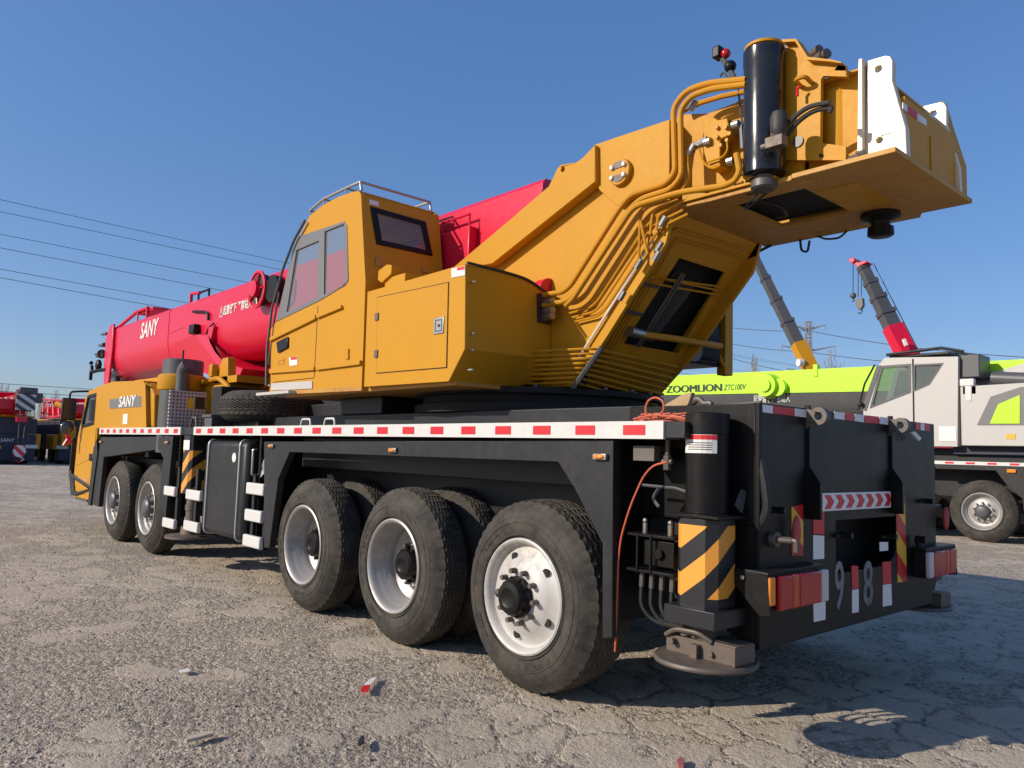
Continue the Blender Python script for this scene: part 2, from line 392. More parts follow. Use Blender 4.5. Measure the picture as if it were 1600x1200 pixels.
def make_wheel(kind):
    if kind == 'dish':            # rearmost wheel: flush pressed disc with five hand holes
        m = MB(); m.lathe((0, 0, 0), (0, 1, 0), rim_flange()+[(0.268, 0.045), (0.250, 0.040), (0.205, 0.012), (0.170, -0.012), (0.120, -0.02), (0.05, -0.02), (0.05, 0.12), (0.3, 0.2)], 64, cap=False)
        rim = m.build("wheel", WRIM, None); h = MB()
        for k in range(5):
            a = 0.35+2*math.pi*k/5; c = (0.222*math.cos(a), 0.222*math.sin(a)); h.cyl((c[0], 0.027, c[1]), (c[0], 0.0165, c[1]), 0.024, n=16)
        h.pieces("hand_hole", DARK, rim)
        m = MB(); m.lathe((0, 0, 0), (0, 1, 0), [(0.112, -0.015), (0.112, -0.045), (0.100, -0.055), (0.098, -0.080), (0.085, -0.098), (0.055, -0.104), (0.045, -0.098), (0.001, -0.096)], 32)
        nuts(m, 10, 0.105, -0.05, 0.008, 0.012)
        m.build("hub", BLK2, rim); m = MB(); nuts(m, 10, 0.142, -0.018, 0.016, 0.040); m.pieces("wheel_nut", DSTEEL, rim)
    elif kind == 'deep':          # dual drive wheels: deep dish
        m = MB(); m.lathe((0, 0, 0), (0, 1, 0), rim_flange()+[(0.272, 0.060), (0.262, 0.075), (0.258, 0.11), (0.245, 0.125), (0.240, 0.17), (0.20, 0.20), (0.15, 0.205), (0.1, 0.20), (0.1, 0.27), (0.3, 0.28)], 64, cap=False)
        rim = m.build("wheel", SILV, None)
        m = MB(); m.lathe((0, 0, 0), (0, 1, 0), [(0.130, 0.21), (0.128, 0.15), (0.105, 0.14), (0.100, 0.09), (0.085, 0.075), (0.05, 0.072), (0.04, 0.078), (0.001, 0.078)], 32)
        nuts(m, 10, 0.115, 0.145, 0.012, 0.03); m.build("hub", BLK2, rim)
        m = MB(); nuts(m, 10, 0.160, 0.202, 0.015, 0.04); m.pieces("wheel_nut", DSTEEL, rim)
    else:                         # steering wheels: medium dish with bright nuts
        m = MB(); m.lathe((0, 0, 0), (0, 1, 0), rim_flange()+[(0.272, 0.05), (0.255, 0.06), (0.250, 0.085), (0.215, 0.095), (0.17, 0.07), (0.13, 0.06), (0.1, 0.06), (0.1, 0.2), (0.3, 0.25)], 64, cap=False)
        rim = m.build("wheel", SILV, None)
        m = MB(); m.lathe((0, 0, 0), (0, 1, 0), [(0.115, 0.065), (0.113, -0.01), (0.095, -0.03), (0.06, -0.04), (0.001, -0.042)], 28); m.build("hub", DGREY, rim)
        m = MB(); nuts(m, 10, 0.150, 0.062, 0.020, 0.055); m.pieces("wheel_nut", STEEL, rim)
    return rim
tyre_n = tyre_mesh(0.30, "tyre"); tyre_w = tyre_mesh(0.38, "tyre")
protos = {}
for kind in ('dish', 'deep', 'steer'):
    protos[kind] = make_wheel(kind)
    (tyre_w if kind == 'dish' else tyre_n).build("tyre", TYRE, protos[kind], smooth=40)
inner = MB(); inner.lathe((0, 0, 0), (0, 1, 0), [(0.30, 0.02), (0.28, 0.05), (0.28, 0.25), (0.30, 0.28)], 32, cap=False)
innerw = inner.build("inner_wheel", DGREY, None)
ty = bpy.data.objects.new("tyre", [c for c in protos['deep'].children if c.name.startswith("tyre")][0].data); COL.objects.link(ty); ty.parent = innerw
used = set()
def put(kind, x, y, flip, rot):
    src = innerw if kind == 'inner' else protos[kind]
    o = src if kind not in used else copy_tree(src)
    used.add(kind)
    o.parent = CR; o.matrix_parent_inverse = Matrix.Translation(-Vector(CR.location))
    o.location = (x, y, 0.530); o.rotation_euler = (0, rot, math.pi if flip else 0)
for i, (x, k) in enumerate(((-8.035, 'steer'), (-6.62, 'steer'), (-2.62, 'deep'), (-1.30, 'deep'), (0.0, 'dish'))):
    put(k, x, 0.04, False, 0.5*i+0.15); put(k, x, 2.61, True, 0.7*i)
    if k == 'deep': put('inner', x, 0.40, False, 0.3+i); put('inner', x, 2.25, True, 0.1+i)

# ---- spare tyre lying flat on the deck (rests on it: its own thing)
SP = MB(); SP.add([(p[0], -p[2], p[1]) for p in tyre_n.v], tyre_n.f)
spare = SP.build("spare_tyre", TYRE, None, smooth=40); spare.location = (-4.55, 0.60, 1.50+0.06)
tag(spare, "dusty black spare tyre lying flat on the deck below the crane's operator cab", "tyre")
b = MB(); b.box(-4.9, -4.2, 0.3, 0.9, 1.488, 1.556); b.build("spare_tyre_rest", BLK, CR)

# ---- fuel tank
tp = [(-4.748,1.358),(-3.734,1.366),(-3.695,0.434),(-4.757,0.424)]
x0, x1, z0, z1 = -4.82, -3.78, 0.43, 1.355
b = MB(); b.box(x0, x1, 0.02, 0.60, z0, z1); tank = b.build("fuel_tank", BLK, CR, bevel=0.05)
for x in (x0+0.13, x1-0.13):
    q = MB(); q.tube([(x, 0.60, z1+0.004), (x, 0.016, z1+0.004), (x, 0.016, z0-0.002), (x, 0.6, z0-0.002)], 0.013, 8, 0.055); q.build("strap", SILV, tank)
b = MB(); b.cyl((x1-0.26, 0.022, z1-0.16), (x1-0.26, 0.012, z1-0.16), 0.045, n=24); b.build("badge", STIKR, tank)
b = MB(); b.lathe((x1+0.0, 0.2, z1-0.15), (1, 0, 0), [(0.05, 0), (0.05, 0.03), (0.03, 0.035)], 16); b.build("tank_pipe", BLK2, tank)
b = MB(); b.tube([(x1+0.13, 0.06, 1.28), (x1+0.13, 0.03, 1.28), (x1+0.13, 0.03, 1.05), (x1+0.13, 0.06, 1.05)], 0.012, 8, 0.02); b.build("grab_handle", STEEL, CR)
# springy white cables beside the tank
b = MB()
for k in range(4): b.tube([(-3.55+0.03*k, 0.10, 1.20), (-3.60+0.03*k, 0.09, 1.08), (-3.72+0.03*k, 0.08, 1.00)], 0.006, 6)
b.pieces("cable", STIKR, CR)

# ---- side guard rails
for pts in ("258,758.5 275,762.5 274,776.5 256.5,772.5", "292,764.5 316,769 315,782.5 291,778.5", "255,808.5 275,813.5 273.5,827 254,822", "289,813.5 312,818.5 311,831.5 287,826.5"):
    pass
for poly in ([(-5.956,0.833),(-5.576,0.829),(-5.576,0.731),(-5.967,0.732)], [(-5.268,0.828),(-4.814,0.824),(-4.816,0.737),(-5.26,0.734)], [(-5.946,0.476),(-5.526,0.48),(-5.528,0.387),(-5.947,0.38)], [(-5.262,0.499),(-4.827,0.503),(-4.83,0.419),(-5.274,0.41)],
             [(-3.73,0.971),(-3.327,0.977),(-3.315,0.886),(-3.73,0.875)], [(-3.73,0.73),(-3.334,0.74),(-3.334,0.646),(-3.731,0.637)], [(-3.739,0.504),(-3.329,0.516),(-3.342,0.418),(-3.739,0.406)]):
    xa = min(p[0] for p in poly); xb = max(p[0] for p in poly); zc = sum(p[1] for p in poly)/4
    q = MB(); q.box(xa+0.03, xb-0.02, 0.0, 0.045, zc-0.052, zc+0.052); q.build("side_guard", WHT, CR, bevel=0.012)
for xa, xb in ((-5.66, -5.60), (-5.10, -5.04), (-3.66, -3.61), (-3.40, -3.36)):
    b = MB(); b.box(xa, xb, 0.048, 0.09, 0.40, 1.05); b.build("guard_post", BLK, CR)
b = MB(); b.box(-3.50, -3.42, 0.15, 0.19, 0.83, 0.90); b.build("rear_reflector", REDL, CR)

# ---- jacks
STR_F = stripes("jack_chevrons", (0.80, 0.33, 0.045), (0.014, 0.014, 0.016), -3.4, -3.4, 4.5, 0.15, 0.3, 1.24)
STR_R = stripes("jack_chevrons_broad", (0.80, 0.33, 0.045), (0.014, 0.014, 0.016), -3.5, -3.5, 4.65, 0.62, 0.70, 1.02)
def octo(cx, cy, h, c): return [(cx-h, cy-h+c), (cx-h, cy+h-c), (cx-h+c, cy+h), (cx+h-c, cy+h), (cx+h, cy+h-c), (cx+h, cy-h+c), (cx+h-c, cy-h), (cx-h+c, cy-h)]
def front_jack(y):
    b = MB(); b.plate('z', octo(-5.35, y, 0.115, 0.03), 0.78, 1.40)
    o = b.build("outrigger_jack", STR_F, CR)
    b = MB(); b.cyl((-5.35, y, 0.42), (-5.35, y, 0.8), 0.075); b.cyl((-5.35, y, 0.60), (-5.35, y, 0.66), 0.085); b.build("jack_rod", DSTEEL, o)
    b = MB(); b.lathe((-5.35, y, 0.31), (0, 0, 1), [(0.27, 0), (0.27, 0.025), (0.12, 0.04), (0.11, 0.12), (0.001, 0.12)], 32); b.build("foot_pad", DSTEEL, o)
    b = MB(); b.box(-5.44, -5.26, y-0.1178, y-0.1155, 1.245, 1.35); b.build("warning_label", STIKR, o)
front_jack(0.135); front_jack(2.515)
def rear_jack(y, s):
    cx = 1.125; b = MB(); b.plate('z', octo(cx, y, 0.108, 0.042), 0.64, 1.05); b.box(cx-0.135, cx+0.135, y-0.135, y+0.135, 0.575, 0.655)
    o = b.build("outrigger_jack", [STR_R], CR, bevel=0.004)
    b = MB(); b.lathe((cx, y, 1.05), (0, 0, 1), [(0.118, 0), (0.118, 0.02), (0.098, 0.025), (0.098, 0.38), (0.102, 0.385), (0.102, 0.48), (0.06, 0.485)], 32); b.box(cx-0.14, cx+0.14, y-0.118, y+0.118, 1.052, 1.066)
    b.build("jack_tube", BLK2, o, bevel=0.003)
    b = MB(); b.cyl((cx, y, 0.46), (cx, y, 0.575), 0.05); b.cyl((cx, y, 0.56), (cx, y, 0.575), 0.09); b.build("jack_rod", DSTEEL, o)
    b = MB(); b.lathe((cx, y, 0.405), (0, 0, 1), [(0.232, 0), (0.235, 0.01), (0.228, 0.022), (0.16, 0.026), (0.001, 0.026)], 48)
    # channel-shaped cradle on the pad
    for d in (-0.055, 0.055): b.box(cx-0.17, cx+0.19, y+d-0.012, y+d+0.012, 0.43, 0.505)
    b.box(cx-0.02, cx+0.02, y-0.1, y+0.1, 0.43, 0.49); b.box(cx+0.19, cx+0.202, y-0.08, y+0.08, 0.43, 0.51); b.box(cx+0.03, cx+0.20, y-0.0665, y+0.0665, 0.505, 0.515)
    b.tube([(cx-0.17, y-0.07, 0.50), (cx-0.10, y-0.09, 0.54), (cx+0.02, y-0.09, 0.545), (cx+0.08, y-0.07, 0.51)], 0.012, 8, 0.03)
    b.cyl((cx-0.12, y-0.10, 0.48), (cx-0.12, y+0.1, 0.48), 0.014); b.cyl((cx+0.08, y-0.085, 0.46), (cx+0.08, y+0.085, 0.46), 0.012)
    b.build("foot_pad", DSTEEL, o, bevel=0.002)
    if s:
        import_v = []
        q = MB(); n = 10
        for k in range(n):
            a0 = math.radians(190+ (330-190)*k/n); a1 = math.radians(190+(330-190)*(k+1)/n)
            q.add([(cx+0.0992*math.cos(a), y+0.0992*math.sin(a), z) for a in (a0, a1) for z in (1.345, 1.43)], [(0, 2, 3, 1)])
        q.mat(1)
        for k in range(3, n):
            a0 = math.radians(190+ (330-190)*k/n); a1 = math.radians(190+(330-190)*(k+1)/n)
            q.add([(cx+0.1000*math.cos(a), y+0.1000*math.sin(a), z) for a in (a0, a1) for z in (1.407, 1.428)], [(0, 2, 3, 1)])
        q.mat(2)
        for zz in (1.36, 1.37, 1.38, 1.39):
            for k in range(4, n-1):
                a0 = math.radians(190+ (330-190)*k/n); a1 = math.radians(190+(330-190)*(k+1)/n)
                q.add([(cx+0.1000*math.cos(a), y+0.1000*math.sin(a), z) for a in (a0, a1) for z in (zz, zz+0.004)], [(0, 2, 3, 1)])
        for (a, z0_, z1_) in ((202, 1.36, 1.40), (206, 1.37, 1.41), (210, 1.365, 1.385), (214, 1.36, 1.40)):
            q.add([(cx+0.1000*math.cos(math.radians(t)), y+0.1000*math.sin(math.radians(t)), z) for t in (a, a+3) for z in (z0_, z1_)], [(0, 2, 3, 1)])
        q.build("warning_label", [STIKR, RTAPE, DGREY], o, smooth=0)
rear_jack(0.15, True); rear_jack(2.50, False)
# hydraulic valve cluster beside the rear jack
b = MB(); b.box(0.80, 0.98, 0.10, 0.16, 0.80, 0.92); b.box(0.72, 1.0, 0.07, 0.20, 0.935, 0.95); b.box(0.72, 1.0, 0.07, 0.20, 0.765, 0.78)
for x in (0.78, 0.86): b.box(x, x+0.012, 0.065, 0.08, 0.76, 0.95)
b.cyl((0.90, 0.10, 0.86), (0.90, 0.08, 0.86), 0.025, n=16)
vb = b.build("valve_cluster", BLK2, CR, bevel=0.003)
for k, x in enumerate((0.78, 0.84, 0.90, 0.96)):
    q = MB(); q.tube([(x, 0.12, 0.77), (x, 0.11, 0.60), (x+0.05, 0.13, 0.54), (x+0.15, 0.16, 0.52)], 0.011, 8, 0.06)
    q.build("hose", RUB, vb)
    q = MB(); q.cyl((x, 0.12, 0.765), (x, 0.117, 0.69), 0.014, n=8); q.build("hose_fitting", DSTEEL, vb)
for x in (0.80, 0.95):
    q = MB(); q.cyl((x, 0.11, 0.95), (x, 0.11, 1.00), 0.012, n=8); q.ball((x, 0.11, 1.01), 0.014, 8); q.build("bleed_valve", STEEL, vb)
b = MB(); b.tube([(0.75, 0.15, 1.18), (0.95, 0.15, 1.175), (1.02, 0.15, 1.16)], 0.008, 6); b.tube([(0.86, 0.14, 1.17), (0.82, 0.14, 1.12), (0.86, 0.14, 1.08)], 0.010, 6, 0.03); b.pieces("brake_line", DGREY, CR)
# brake valve where the orange hose hangs
vx = [(0.922,1.32)][0]
b = MB(); b.box(vx[0]-0.18, vx[0]-0.05, 0.08, 0.2, 1.30, 1.375); b.cyl((vx[0], 0.12, 1.41), (vx[0], 0.12, 1.33), 0.012, n=8); b.cyl((vx[0], 0.12, 1.33), (vx[0], 0.12, 1.26), 0.020, n=8); b.cyl((vx[0]-0.03, 0.12, 1.30), (vx[0]+0.03, 0.12, 1.30), 0.013, n=8)
b.build("air_valve", DSTEEL, CR, bevel=0.002)

# ---- rear box
XR = 1.32
b = MB()
side = [(0.45, 0.62), (0.45, 1.565), (XR, 1.585), (XR, 0.47), (1.26, 0.47), (1.20, 0.62)]
prof = [(0.2785, 1.585), (2.3715, 1.585), (2.3715, 0.60), (2.33, 0.545), (2.3, 0.545), (2.3, 0.47), (0.2785, 0.47)]
hole = [(1.02, 1.02), (1.80, 1.02), (1.80, 0.90), (1.74, 0.80), (1.64, 0.75), (1.02, 0.75)]
b.plate('x', prof, XR-0.025, XR, [hole])
b.box(0.55, XR-0.025, 0.2785, 0.32, 1.02, 1.583); b.box(0.55, XR-0.025, 2.33, 2.3715, 0.62, 1.583)
b.box(0.55, XR-0.025, 0.32, 2.33, 1.555, 1.583); b.box(1.2, XR-0.025, 0.2785, 0.31, 0.5, 1.02)
rear = b.build("rear_bumper", BLK2, CR, bevel=0.005)
b = MB(); b.box(0.56, 1.10, 0.33, 2.32, 0.62, 1.55); b.build("rear_frame", DARK, CR)
b = MB(); b.box(1.105, 1.11, 1.38, 1.40, 0.76, 1.02); b.build("recess_seam", BLK, CR)
# ribs with crane-hook eyes
for yk, lab in (([(0.724,1.388)][0][0], 0), ([(1.699,1.414)][0][0], 1)):
    q = MB(); q.plate('y', [(XR-0.01, 1.60), (XR+0.014, 1.60), (XR+0.016, 1.50), (XR+0.016, 1.30), (XR+0.07, 1.22), (XR+0.07, 1.04), (XR-0.01, 1.04)], yk-0.012, yk+0.012)
    rb = q.build("rib", BLK2, rear, bevel=0.003)
    q = MB(); n = 20; c = (XR+0.065, 1.545)
    q.plate('y', [(c[0]+0.044*math.cos(2*math.pi*k/n), c[1]+0.044*math.sin(2*math.pi*k/n)) for k in range(n)], yk-0.02, yk+0.02, [[(c[0]+0.02*math.cos(2*math.pi*k/n), c[1]+0.02*math.sin(2*math.pi*k/n)) for k in range(n)]])
    q.plate('y', [(XR-0.03, 1.583), (c[0]-0.035, 1.578), (c[0]-0.035, 1.512), (XR-0.03, 1.45)], yk-0.018, yk+0.018)
    q.build("lifting_eye", DSTEEL, rear, bevel=0.003)
b = MB(); b.plate('x', [(1.874,1.511),(1.931,1.52),(2.026,1.482),(1.986,1.465)], 1.36, 1.372); b.build("pin_tag", WHT, rear)
# tapes and stickers on the rear face
def patch(parent, u, mats, name, d=0.003, x=XR):
    q = MB(); q.plate('x', u, x, x+d); return q.build(name, mats, parent, smooth=0)
for poly, m in (([(0.299,1.578),(0.389,1.577),(0.389,1.541),(0.299,1.542)], WTAPE), ([(0.395,1.578),(0.586,1.577),(0.586,1.54),(0.395,1.542)], RTAPE), ([(0.593,1.578),(0.713,1.577),(0.713,1.539),(0.592,1.54)], WTAPE),
                ([(1.005,1.586),(1.121,1.586),(1.12,1.548),(1.004,1.549)], WTAPE), ([(1.128,1.586),(1.234,1.585),(1.233,1.547),(1.128,1.549)], RTAPE), ([(1.242,1.586),(1.351,1.587),(1.35,1.546),(1.241,1.548)], WTAPE), ([(1.359,1.587),(1.548,1.588),(1.547,1.548),(1.358,1.546)], RTAPE), ([(1.557,1.589),(1.669,1.588),(1.668,1.547),(1.556,1.549)], WTAPE),
                ([(2.068,1.581),(2.137,1.58),(2.135,1.537),(2.066,1.538)], RTAPE), ([(2.147,1.581),(2.208,1.58),(2.206,1.536),(2.145,1.537)], WTAPE), ([(2.218,1.58),(2.291,1.58),(2.289,1.535),(2.216,1.536)], RTAPE),
                ([(0.774,1.082),(0.887,1.076),(0.886,0.957),(0.773,0.966)], RTAPE), ([(0.773,0.96),(0.886,0.951),(0.884,0.837),(0.772,0.841)], WTAPE), ([(0.771,0.788),(0.89,0.779),(0.889,0.659),(0.77,0.661)], RTAPE), ([(0.77,0.658),(0.896,0.655),(0.894,0.536),(0.776,0.538)], WTAPE),
                ([(1.188,0.78),(1.264,0.774),(1.269,0.656),(1.193,0.656)], RTAPE), ([(1.193,0.653),(1.269,0.652),(1.266,0.532),(1.191,0.534)], WTAPE), ([(1.568,0.773),(1.679,0.769),(1.684,0.646),(1.573,0.649)], RTAPE), ([(1.573,0.646),(1.683,0.643),(1.688,0.524),(1.569,0.527)], WTAPE), ([(1.537,0.885),(1.647,0.879),(1.646,0.832),(1.536,0.835)], WTAPE)):
    patch(rear, poly, m, "reflective_tape")
# chevron board
cp = [(0.723,1.228),(1.668,1.231),(1.666,1.143),(0.723,1.147)]
ya, yb = cp[0][0], cp[1][0]; za, zb = 1.075, 1.165
cb = MB(); cb.box(XR, XR+0.012, ya, yb, za, zb); cb.mat(1); n = 8; st = (yb-ya)/n
for k in range(n):
    y = ya+st*k+0.03; cb.plate('x', [(y, za+0.01), (min(y+st*0.5, yb), za+0.01), (min(y+st*0.85, yb), (za+zb)/2), (min(y+st*0.5, yb), zb-0.01), (y, zb-0.01), (min(y+st*0.35, yb), (za+zb)/2)], XR+0.012, XR+0.015)
cb.build("chevron_board", [WTAPE, RTAPE], rear, smooth=0)
YR = stripes("yellow_red_marker", (0.78, 0.40, 0.02), (0.50, 0.008, 0.012), 0, 3.1, 4.2, 0.1)
for poly in ([(0.56,1.103),(0.671,1.113),(0.67,0.866),(0.559,0.873)], [(1.761,1.126),(1.888,1.132),(1.898,0.639),(1.771,0.642)]):
    patch(rear, poly, YR, "hazard_marker", 0.004)
text("number_mark", "9", SPRAY, rear, (XR+0.001, [(0.998,0.581)][0][0], [(0.997,0.565)][0][1]), (0, 1, 0), (0, 0, 1), 0.10, 0.25, 0.012)
text("number_mark", "8", SPRAY, rear, (XR+0.001, [(1.328,0.546)][0][0], [(1.328,0.552)][0][1]), (0, 1, 0), (0, 0, 1), 0.115, 0.24, 0.012)
# tail lamps on brackets
ORL = paint("orange_red_lens", (0.55, 0.05, 0.012), 0.15, 0.1, bmp=0)
def tail_lamp(y0, y1, zc, flip):
    q = MB(); q.box(1.20, 1.40, y0, y1, zc+0.085, zc+0.097)
    ye = y0 if not flip else y1
    q.plate('y', [(1.16, zc+0.09), (1.40, zc+0.085), (1.41, zc-0.09), (1.36, zc-0.10)], min(ye, ye+(0.012 if not flip else -0.012)), max(ye, ye+(0.012 if not flip else -0.012)))
    q.box(1.325, 1.395, y0+0.012, y1-0.012, zc-0.08, zc+0.085)
    L = q.build("tail_lamp", BLK2, CR, bevel=0.003)
    s = -1 if flip else 1; a = y0 if not flip else y1
    for f0, f1, m, nm in ((0.0, 0.10, AMBER, "amber_lens"), (0.12, 0.34, REDL, "red_lens"), (0.342, 0.46, ORL, "orange_lens"), (0.462, 0.86, REDL, "red_lens"), (0.862, 1.0, CLEARL, "clear_lens")):
        ya_, yb_ = sorted((a+s*f0*(y1-y0), a+s*f1*(y1-y0)))
        k = MB(); k.box(1.396, 1.425 if f0 > 0 else 1.412, ya_+0.001, yb_-0.001, zc-0.075 if f0 > 0 else zc-0.05, zc+0.075); k.build(nm, m, L, bevel=0.008)
    for xx in (1.22, 1.28):
        k = MB(); k.cyl((xx, ye, zc+0.06), (xx, ye-(0.012 if not flip else -0.012), zc+0.06), 0.010, n=8); k.build("bolt", STEEL, L)
LP = [(0.109,0.814),(0.563,0.82),(0.575,0.702),(0.125,0.732)]; 
tail_lamp(0.21, 0.73, 0.735, False)
RP = [(2.011,0.851),(2.459,0.834),(2.451,0.696),(2.054,0.707)]; 
tail_lamp(1.98, 2.46, 0.735, True)
# couplings, hanging red caps and pins on the rear face
for (u) in [(0.383,0.96)]:
    q = MB(); q.cyl((XR, u[0], u[1]), (XR+0.03, u[0], u[1]), 0.035, n=14); q.cyl((XR+0.03, u[0], u[1]), (XR+0.09, u[0]+0.02, u[1]), 0.016, n=10); q.tube([(XR+0.09, u[0]+0.02, u[1]), (XR+0.11, u[0]+0.02, u[1]), (XR+0.11, u[0]+0.02, u[1]-0.05)], 0.013, 8, 0.02); q.build("air_coupling", DSTEEL, rear)
for pts in ("1240,800", "1462,790"):
    pass
for (u) in [(0.528,0.993)]+[(2.415,0.99)]:
    q = MB(); q.ball((XR+0.04, u[0]+0.01, u[1]), 0.05, 12, (0.35, 0.62, 1.5)); q.build("rubber_cap", paint("faded_red_rubber", (0.45, 0.06, 0.06), 0.6, 0.4), rear)
for (u) in [(0.4,1.093)]+[(2.173,1.102)]+[(1.075,0.947)]+[(1.626,0.914)]:
    q = MB(); q.cyl((XR-0.01, u[0], u[1]), (XR+0.06, u[0], u[1]), 0.016, n=10); q.box(XR, XR+0.02, u[0]-0.09, u[0]+0.03, u[1]-0.008, u[1]+0.008); q.build("lock_pin", BLK2, rear)
for (u) in [(1.992,0.925)]:
    q = MB(); q.cyl((1.36, u[0], 0.835), (1.36, u[0], 0.88), 0.02, n=10); q.cyl((1.34, u[0], 0.88), (1.40, u[0], 0.88), 0.022, n=10); q.build("air_coupling", BLK2, rear)
b = MB(); b.tube([(1.148,0.3,1.374),(1.217,0.3,1.406),(1.3,0.3,1.362),(1.333,0.3,1.203),(1.349,0.3,1.088),(1.285,0.3,0.996)], 0.02, 8, 0.06); b.build("rear_hose", RUB, CR)
b = MB(); b.plate('x', [(0.195,1.112),(0.248,1.184),(0.291,1.178),(0.248,1.076)], 1.24, 1.25); b.build("wheel_chock_flap", DGREY, CR)

# ================================================================ driver cab
YC = 0.03
# side outline of the body above the wheels and of the door in front of the wheels
b = MB()
body = [(-10.15, 1.35), (-9.86, 1.95), (-9.70, 2.05), (-9.15, 2.10), (-8.45, 2.135), (-7.07, 2.08), (-6.95, 1.95), (-6.84, 1.493), (-9.05, 1.493), (-9.05, 0.45), (-10.12, 0.45), (-10.20, 0.8)]
win = [(-9.98, 1.50), (-9.74, 1.98), (-9.26, 2.0), (-9.26, 1.55)]
b.plate('y', body, YC, YC+0.05, [win]); b.plate('y', body, 2.57, 2.62, [win])
b.plate('y', [(-9.70, 2.05), (-9.15, 2.10), (-8.45, 2.135), (-7.07, 2.08), (-7.07, 2.05), (-9.68, 2.02)], YC+0.05, 2.57)
b.plate('y', [(-7.07, 2.05), (-6.95, 1.95), (-6.84, 1.493), (-6.88, 1.493), (-7.0, 1.94), (-7.10, 2.05)], YC+0.05, 2.57)
b.plate('y', [(-10.15, 1.35), (-10.20, 0.8), (-10.12, 0.45), (-10.08, 0.45), (-10.1, 1.35)], YC+0.05, 2.57)
b.box(-8.9, -7.3, 0.3, 2.3, 1.493, 1.54)
dc = b.build("driver_cab", YEL, CR, bevel=0.02)
q = MB(); q.plate('y', [(-9.985, 1.49), (-9.745, 1.99), (-9.25, 2.01), (-9.25, 1.54)], YC-0.004, YC+0.012, [[(-9.91, 1.545), (-9.72, 1.945), (-9.30, 1.965), (-9.30, 1.59)]]); q.build("window_frame", BLK2, dc)
q = MB(); q.plate('y', [(-9.93, 1.54), (-9.73, 1.96), (-9.29, 1.98), (-9.29, 1.58)], YC+0.013, YC+0.019); q.build("window", DGLASS, dc)
q = MB(); q.add([(-10.14, YC+0.05, 1.37), (-10.14, 2.57, 1.37), (-9.73, 2.57, 2.03), (-9.73, YC+0.05, 2.03)], [(0, 1, 2, 3)]); q.build("windscreen", DGLASS, dc)
q = MB(); q.plate('y', [(-10.10, 1.40), (-9.10, 1.50), (-9.10, 0.50), (-10.06, 0.62), (-10.13, 0.85)], YC-0.008, YC-0.001); dr = q.build("door", YEL, dc, bevel=0.004)
q = MB(); q.box(-9.32, -9.17, YC-0.02, YC-0.008, 1.02, 1.12); q.build("handle", BLK2, dr)
q = MB(); q.plate('y', [(-10.05, 0.92), (-9.15, 1.07), (-9.15, 1.10), (-10.05, 0.95)], YC-0.013, YC-0.008); q.build("moulding", YEL, dr)
q = MB(); q.box(-9.9, -9.3, YC-0.012, YC-0.008, 0.70, 0.76); q.build("lettering", paint("faint_letters", (0.50, 0.25, 0.06), 0.5, 0.3), dr)
q = MB(); q.plate('y', [(-8.529,1.89),(-7.104,1.89),(-7.059,1.752),(-8.478,1.76)], YC-0.005, YC-0.001); q.build("name_panel", MGREY, dc)
lt = [(-8.047,1.763),(-7.393,1.764),(-7.423,1.889),(-8.021,1.892)]
text("lettering", "SANY", STIKR, dc, (lt[0][0], YC-0.006, 1.765), (1, 0, 0), (0, 0, 1), lt[1][0]-lt[0][0]+0.1, 0.15, 0.02, 0.18)
q = MB(); q.plate('y', [(-7.818,1.673),(-7.619,1.674),(-7.601,1.545),(-7.813,1.538)], YC-0.004, YC-0.001); q.build("notice", STIKR, dc)
q = MB(); q.plate('y', [(-7.14,2.041),(-6.975,2.049),(-6.81,1.5),(-6.987,1.5)], YC-0.0035, YC-0.001); q.build("edge_trim", YEL, dc)
# roof hatch and beacon
q = MB(); q.plate('y', [(-8.75, 2.11), (-8.60, 2.19), (-7.6, 2.18), (-7.4, 2.09)], 0.35, 1.9); q.build("roof_hatch", YEL, dc, bevel=0.015)
# rear quarter that rounds off behind the cab (dark sloping fairing)
q = MB(); q.plate('y', [(-7.05, 2.06), (-6.80, 1.90), (-6.70, 1.493), (-6.84, 1.493), (-6.93, 1.95)], 0.08, 0.34); q.build("rear_fairing", YEL, dc, bevel=0.02)
# front bumper with step
q = MB(); q.plate('y', [(-10.42, 0.82), (-10.38, 1.12), (-10.30, 1.12), (-10.30, 0.80), (-9.12, 0.66), (-9.12, 0.60), (-10.0, 0.47), (-10.2, 0.50)], 0.0, 0.05, [[(-10.1, 0.72), (-9.2, 0.62), (-9.9, 0.53), (-10.05, 0.56)]])
q.box(-10.42, -10.22, 0.05, 2.6, 0.46, 0.85); q.box(-10.3, -10.27, -0.02, 0.05, 0.85, 1.35)
q.build("front_bumper", BLK, CR, bevel=0.01)
q = MB(); q.box(-9.9, -9.2, 0.0, 0.2, 0.43, 0.46); q.build("step", DSTEEL, CR)
q = MB(); q.plate('y', [(-9.063,1.206),(-8.929,1.335),(-8.837,1.138),(-8.994,0.394),(-9.137,0.402)], 0.0, 0.03); q.build("mudflap", BLK, CR)
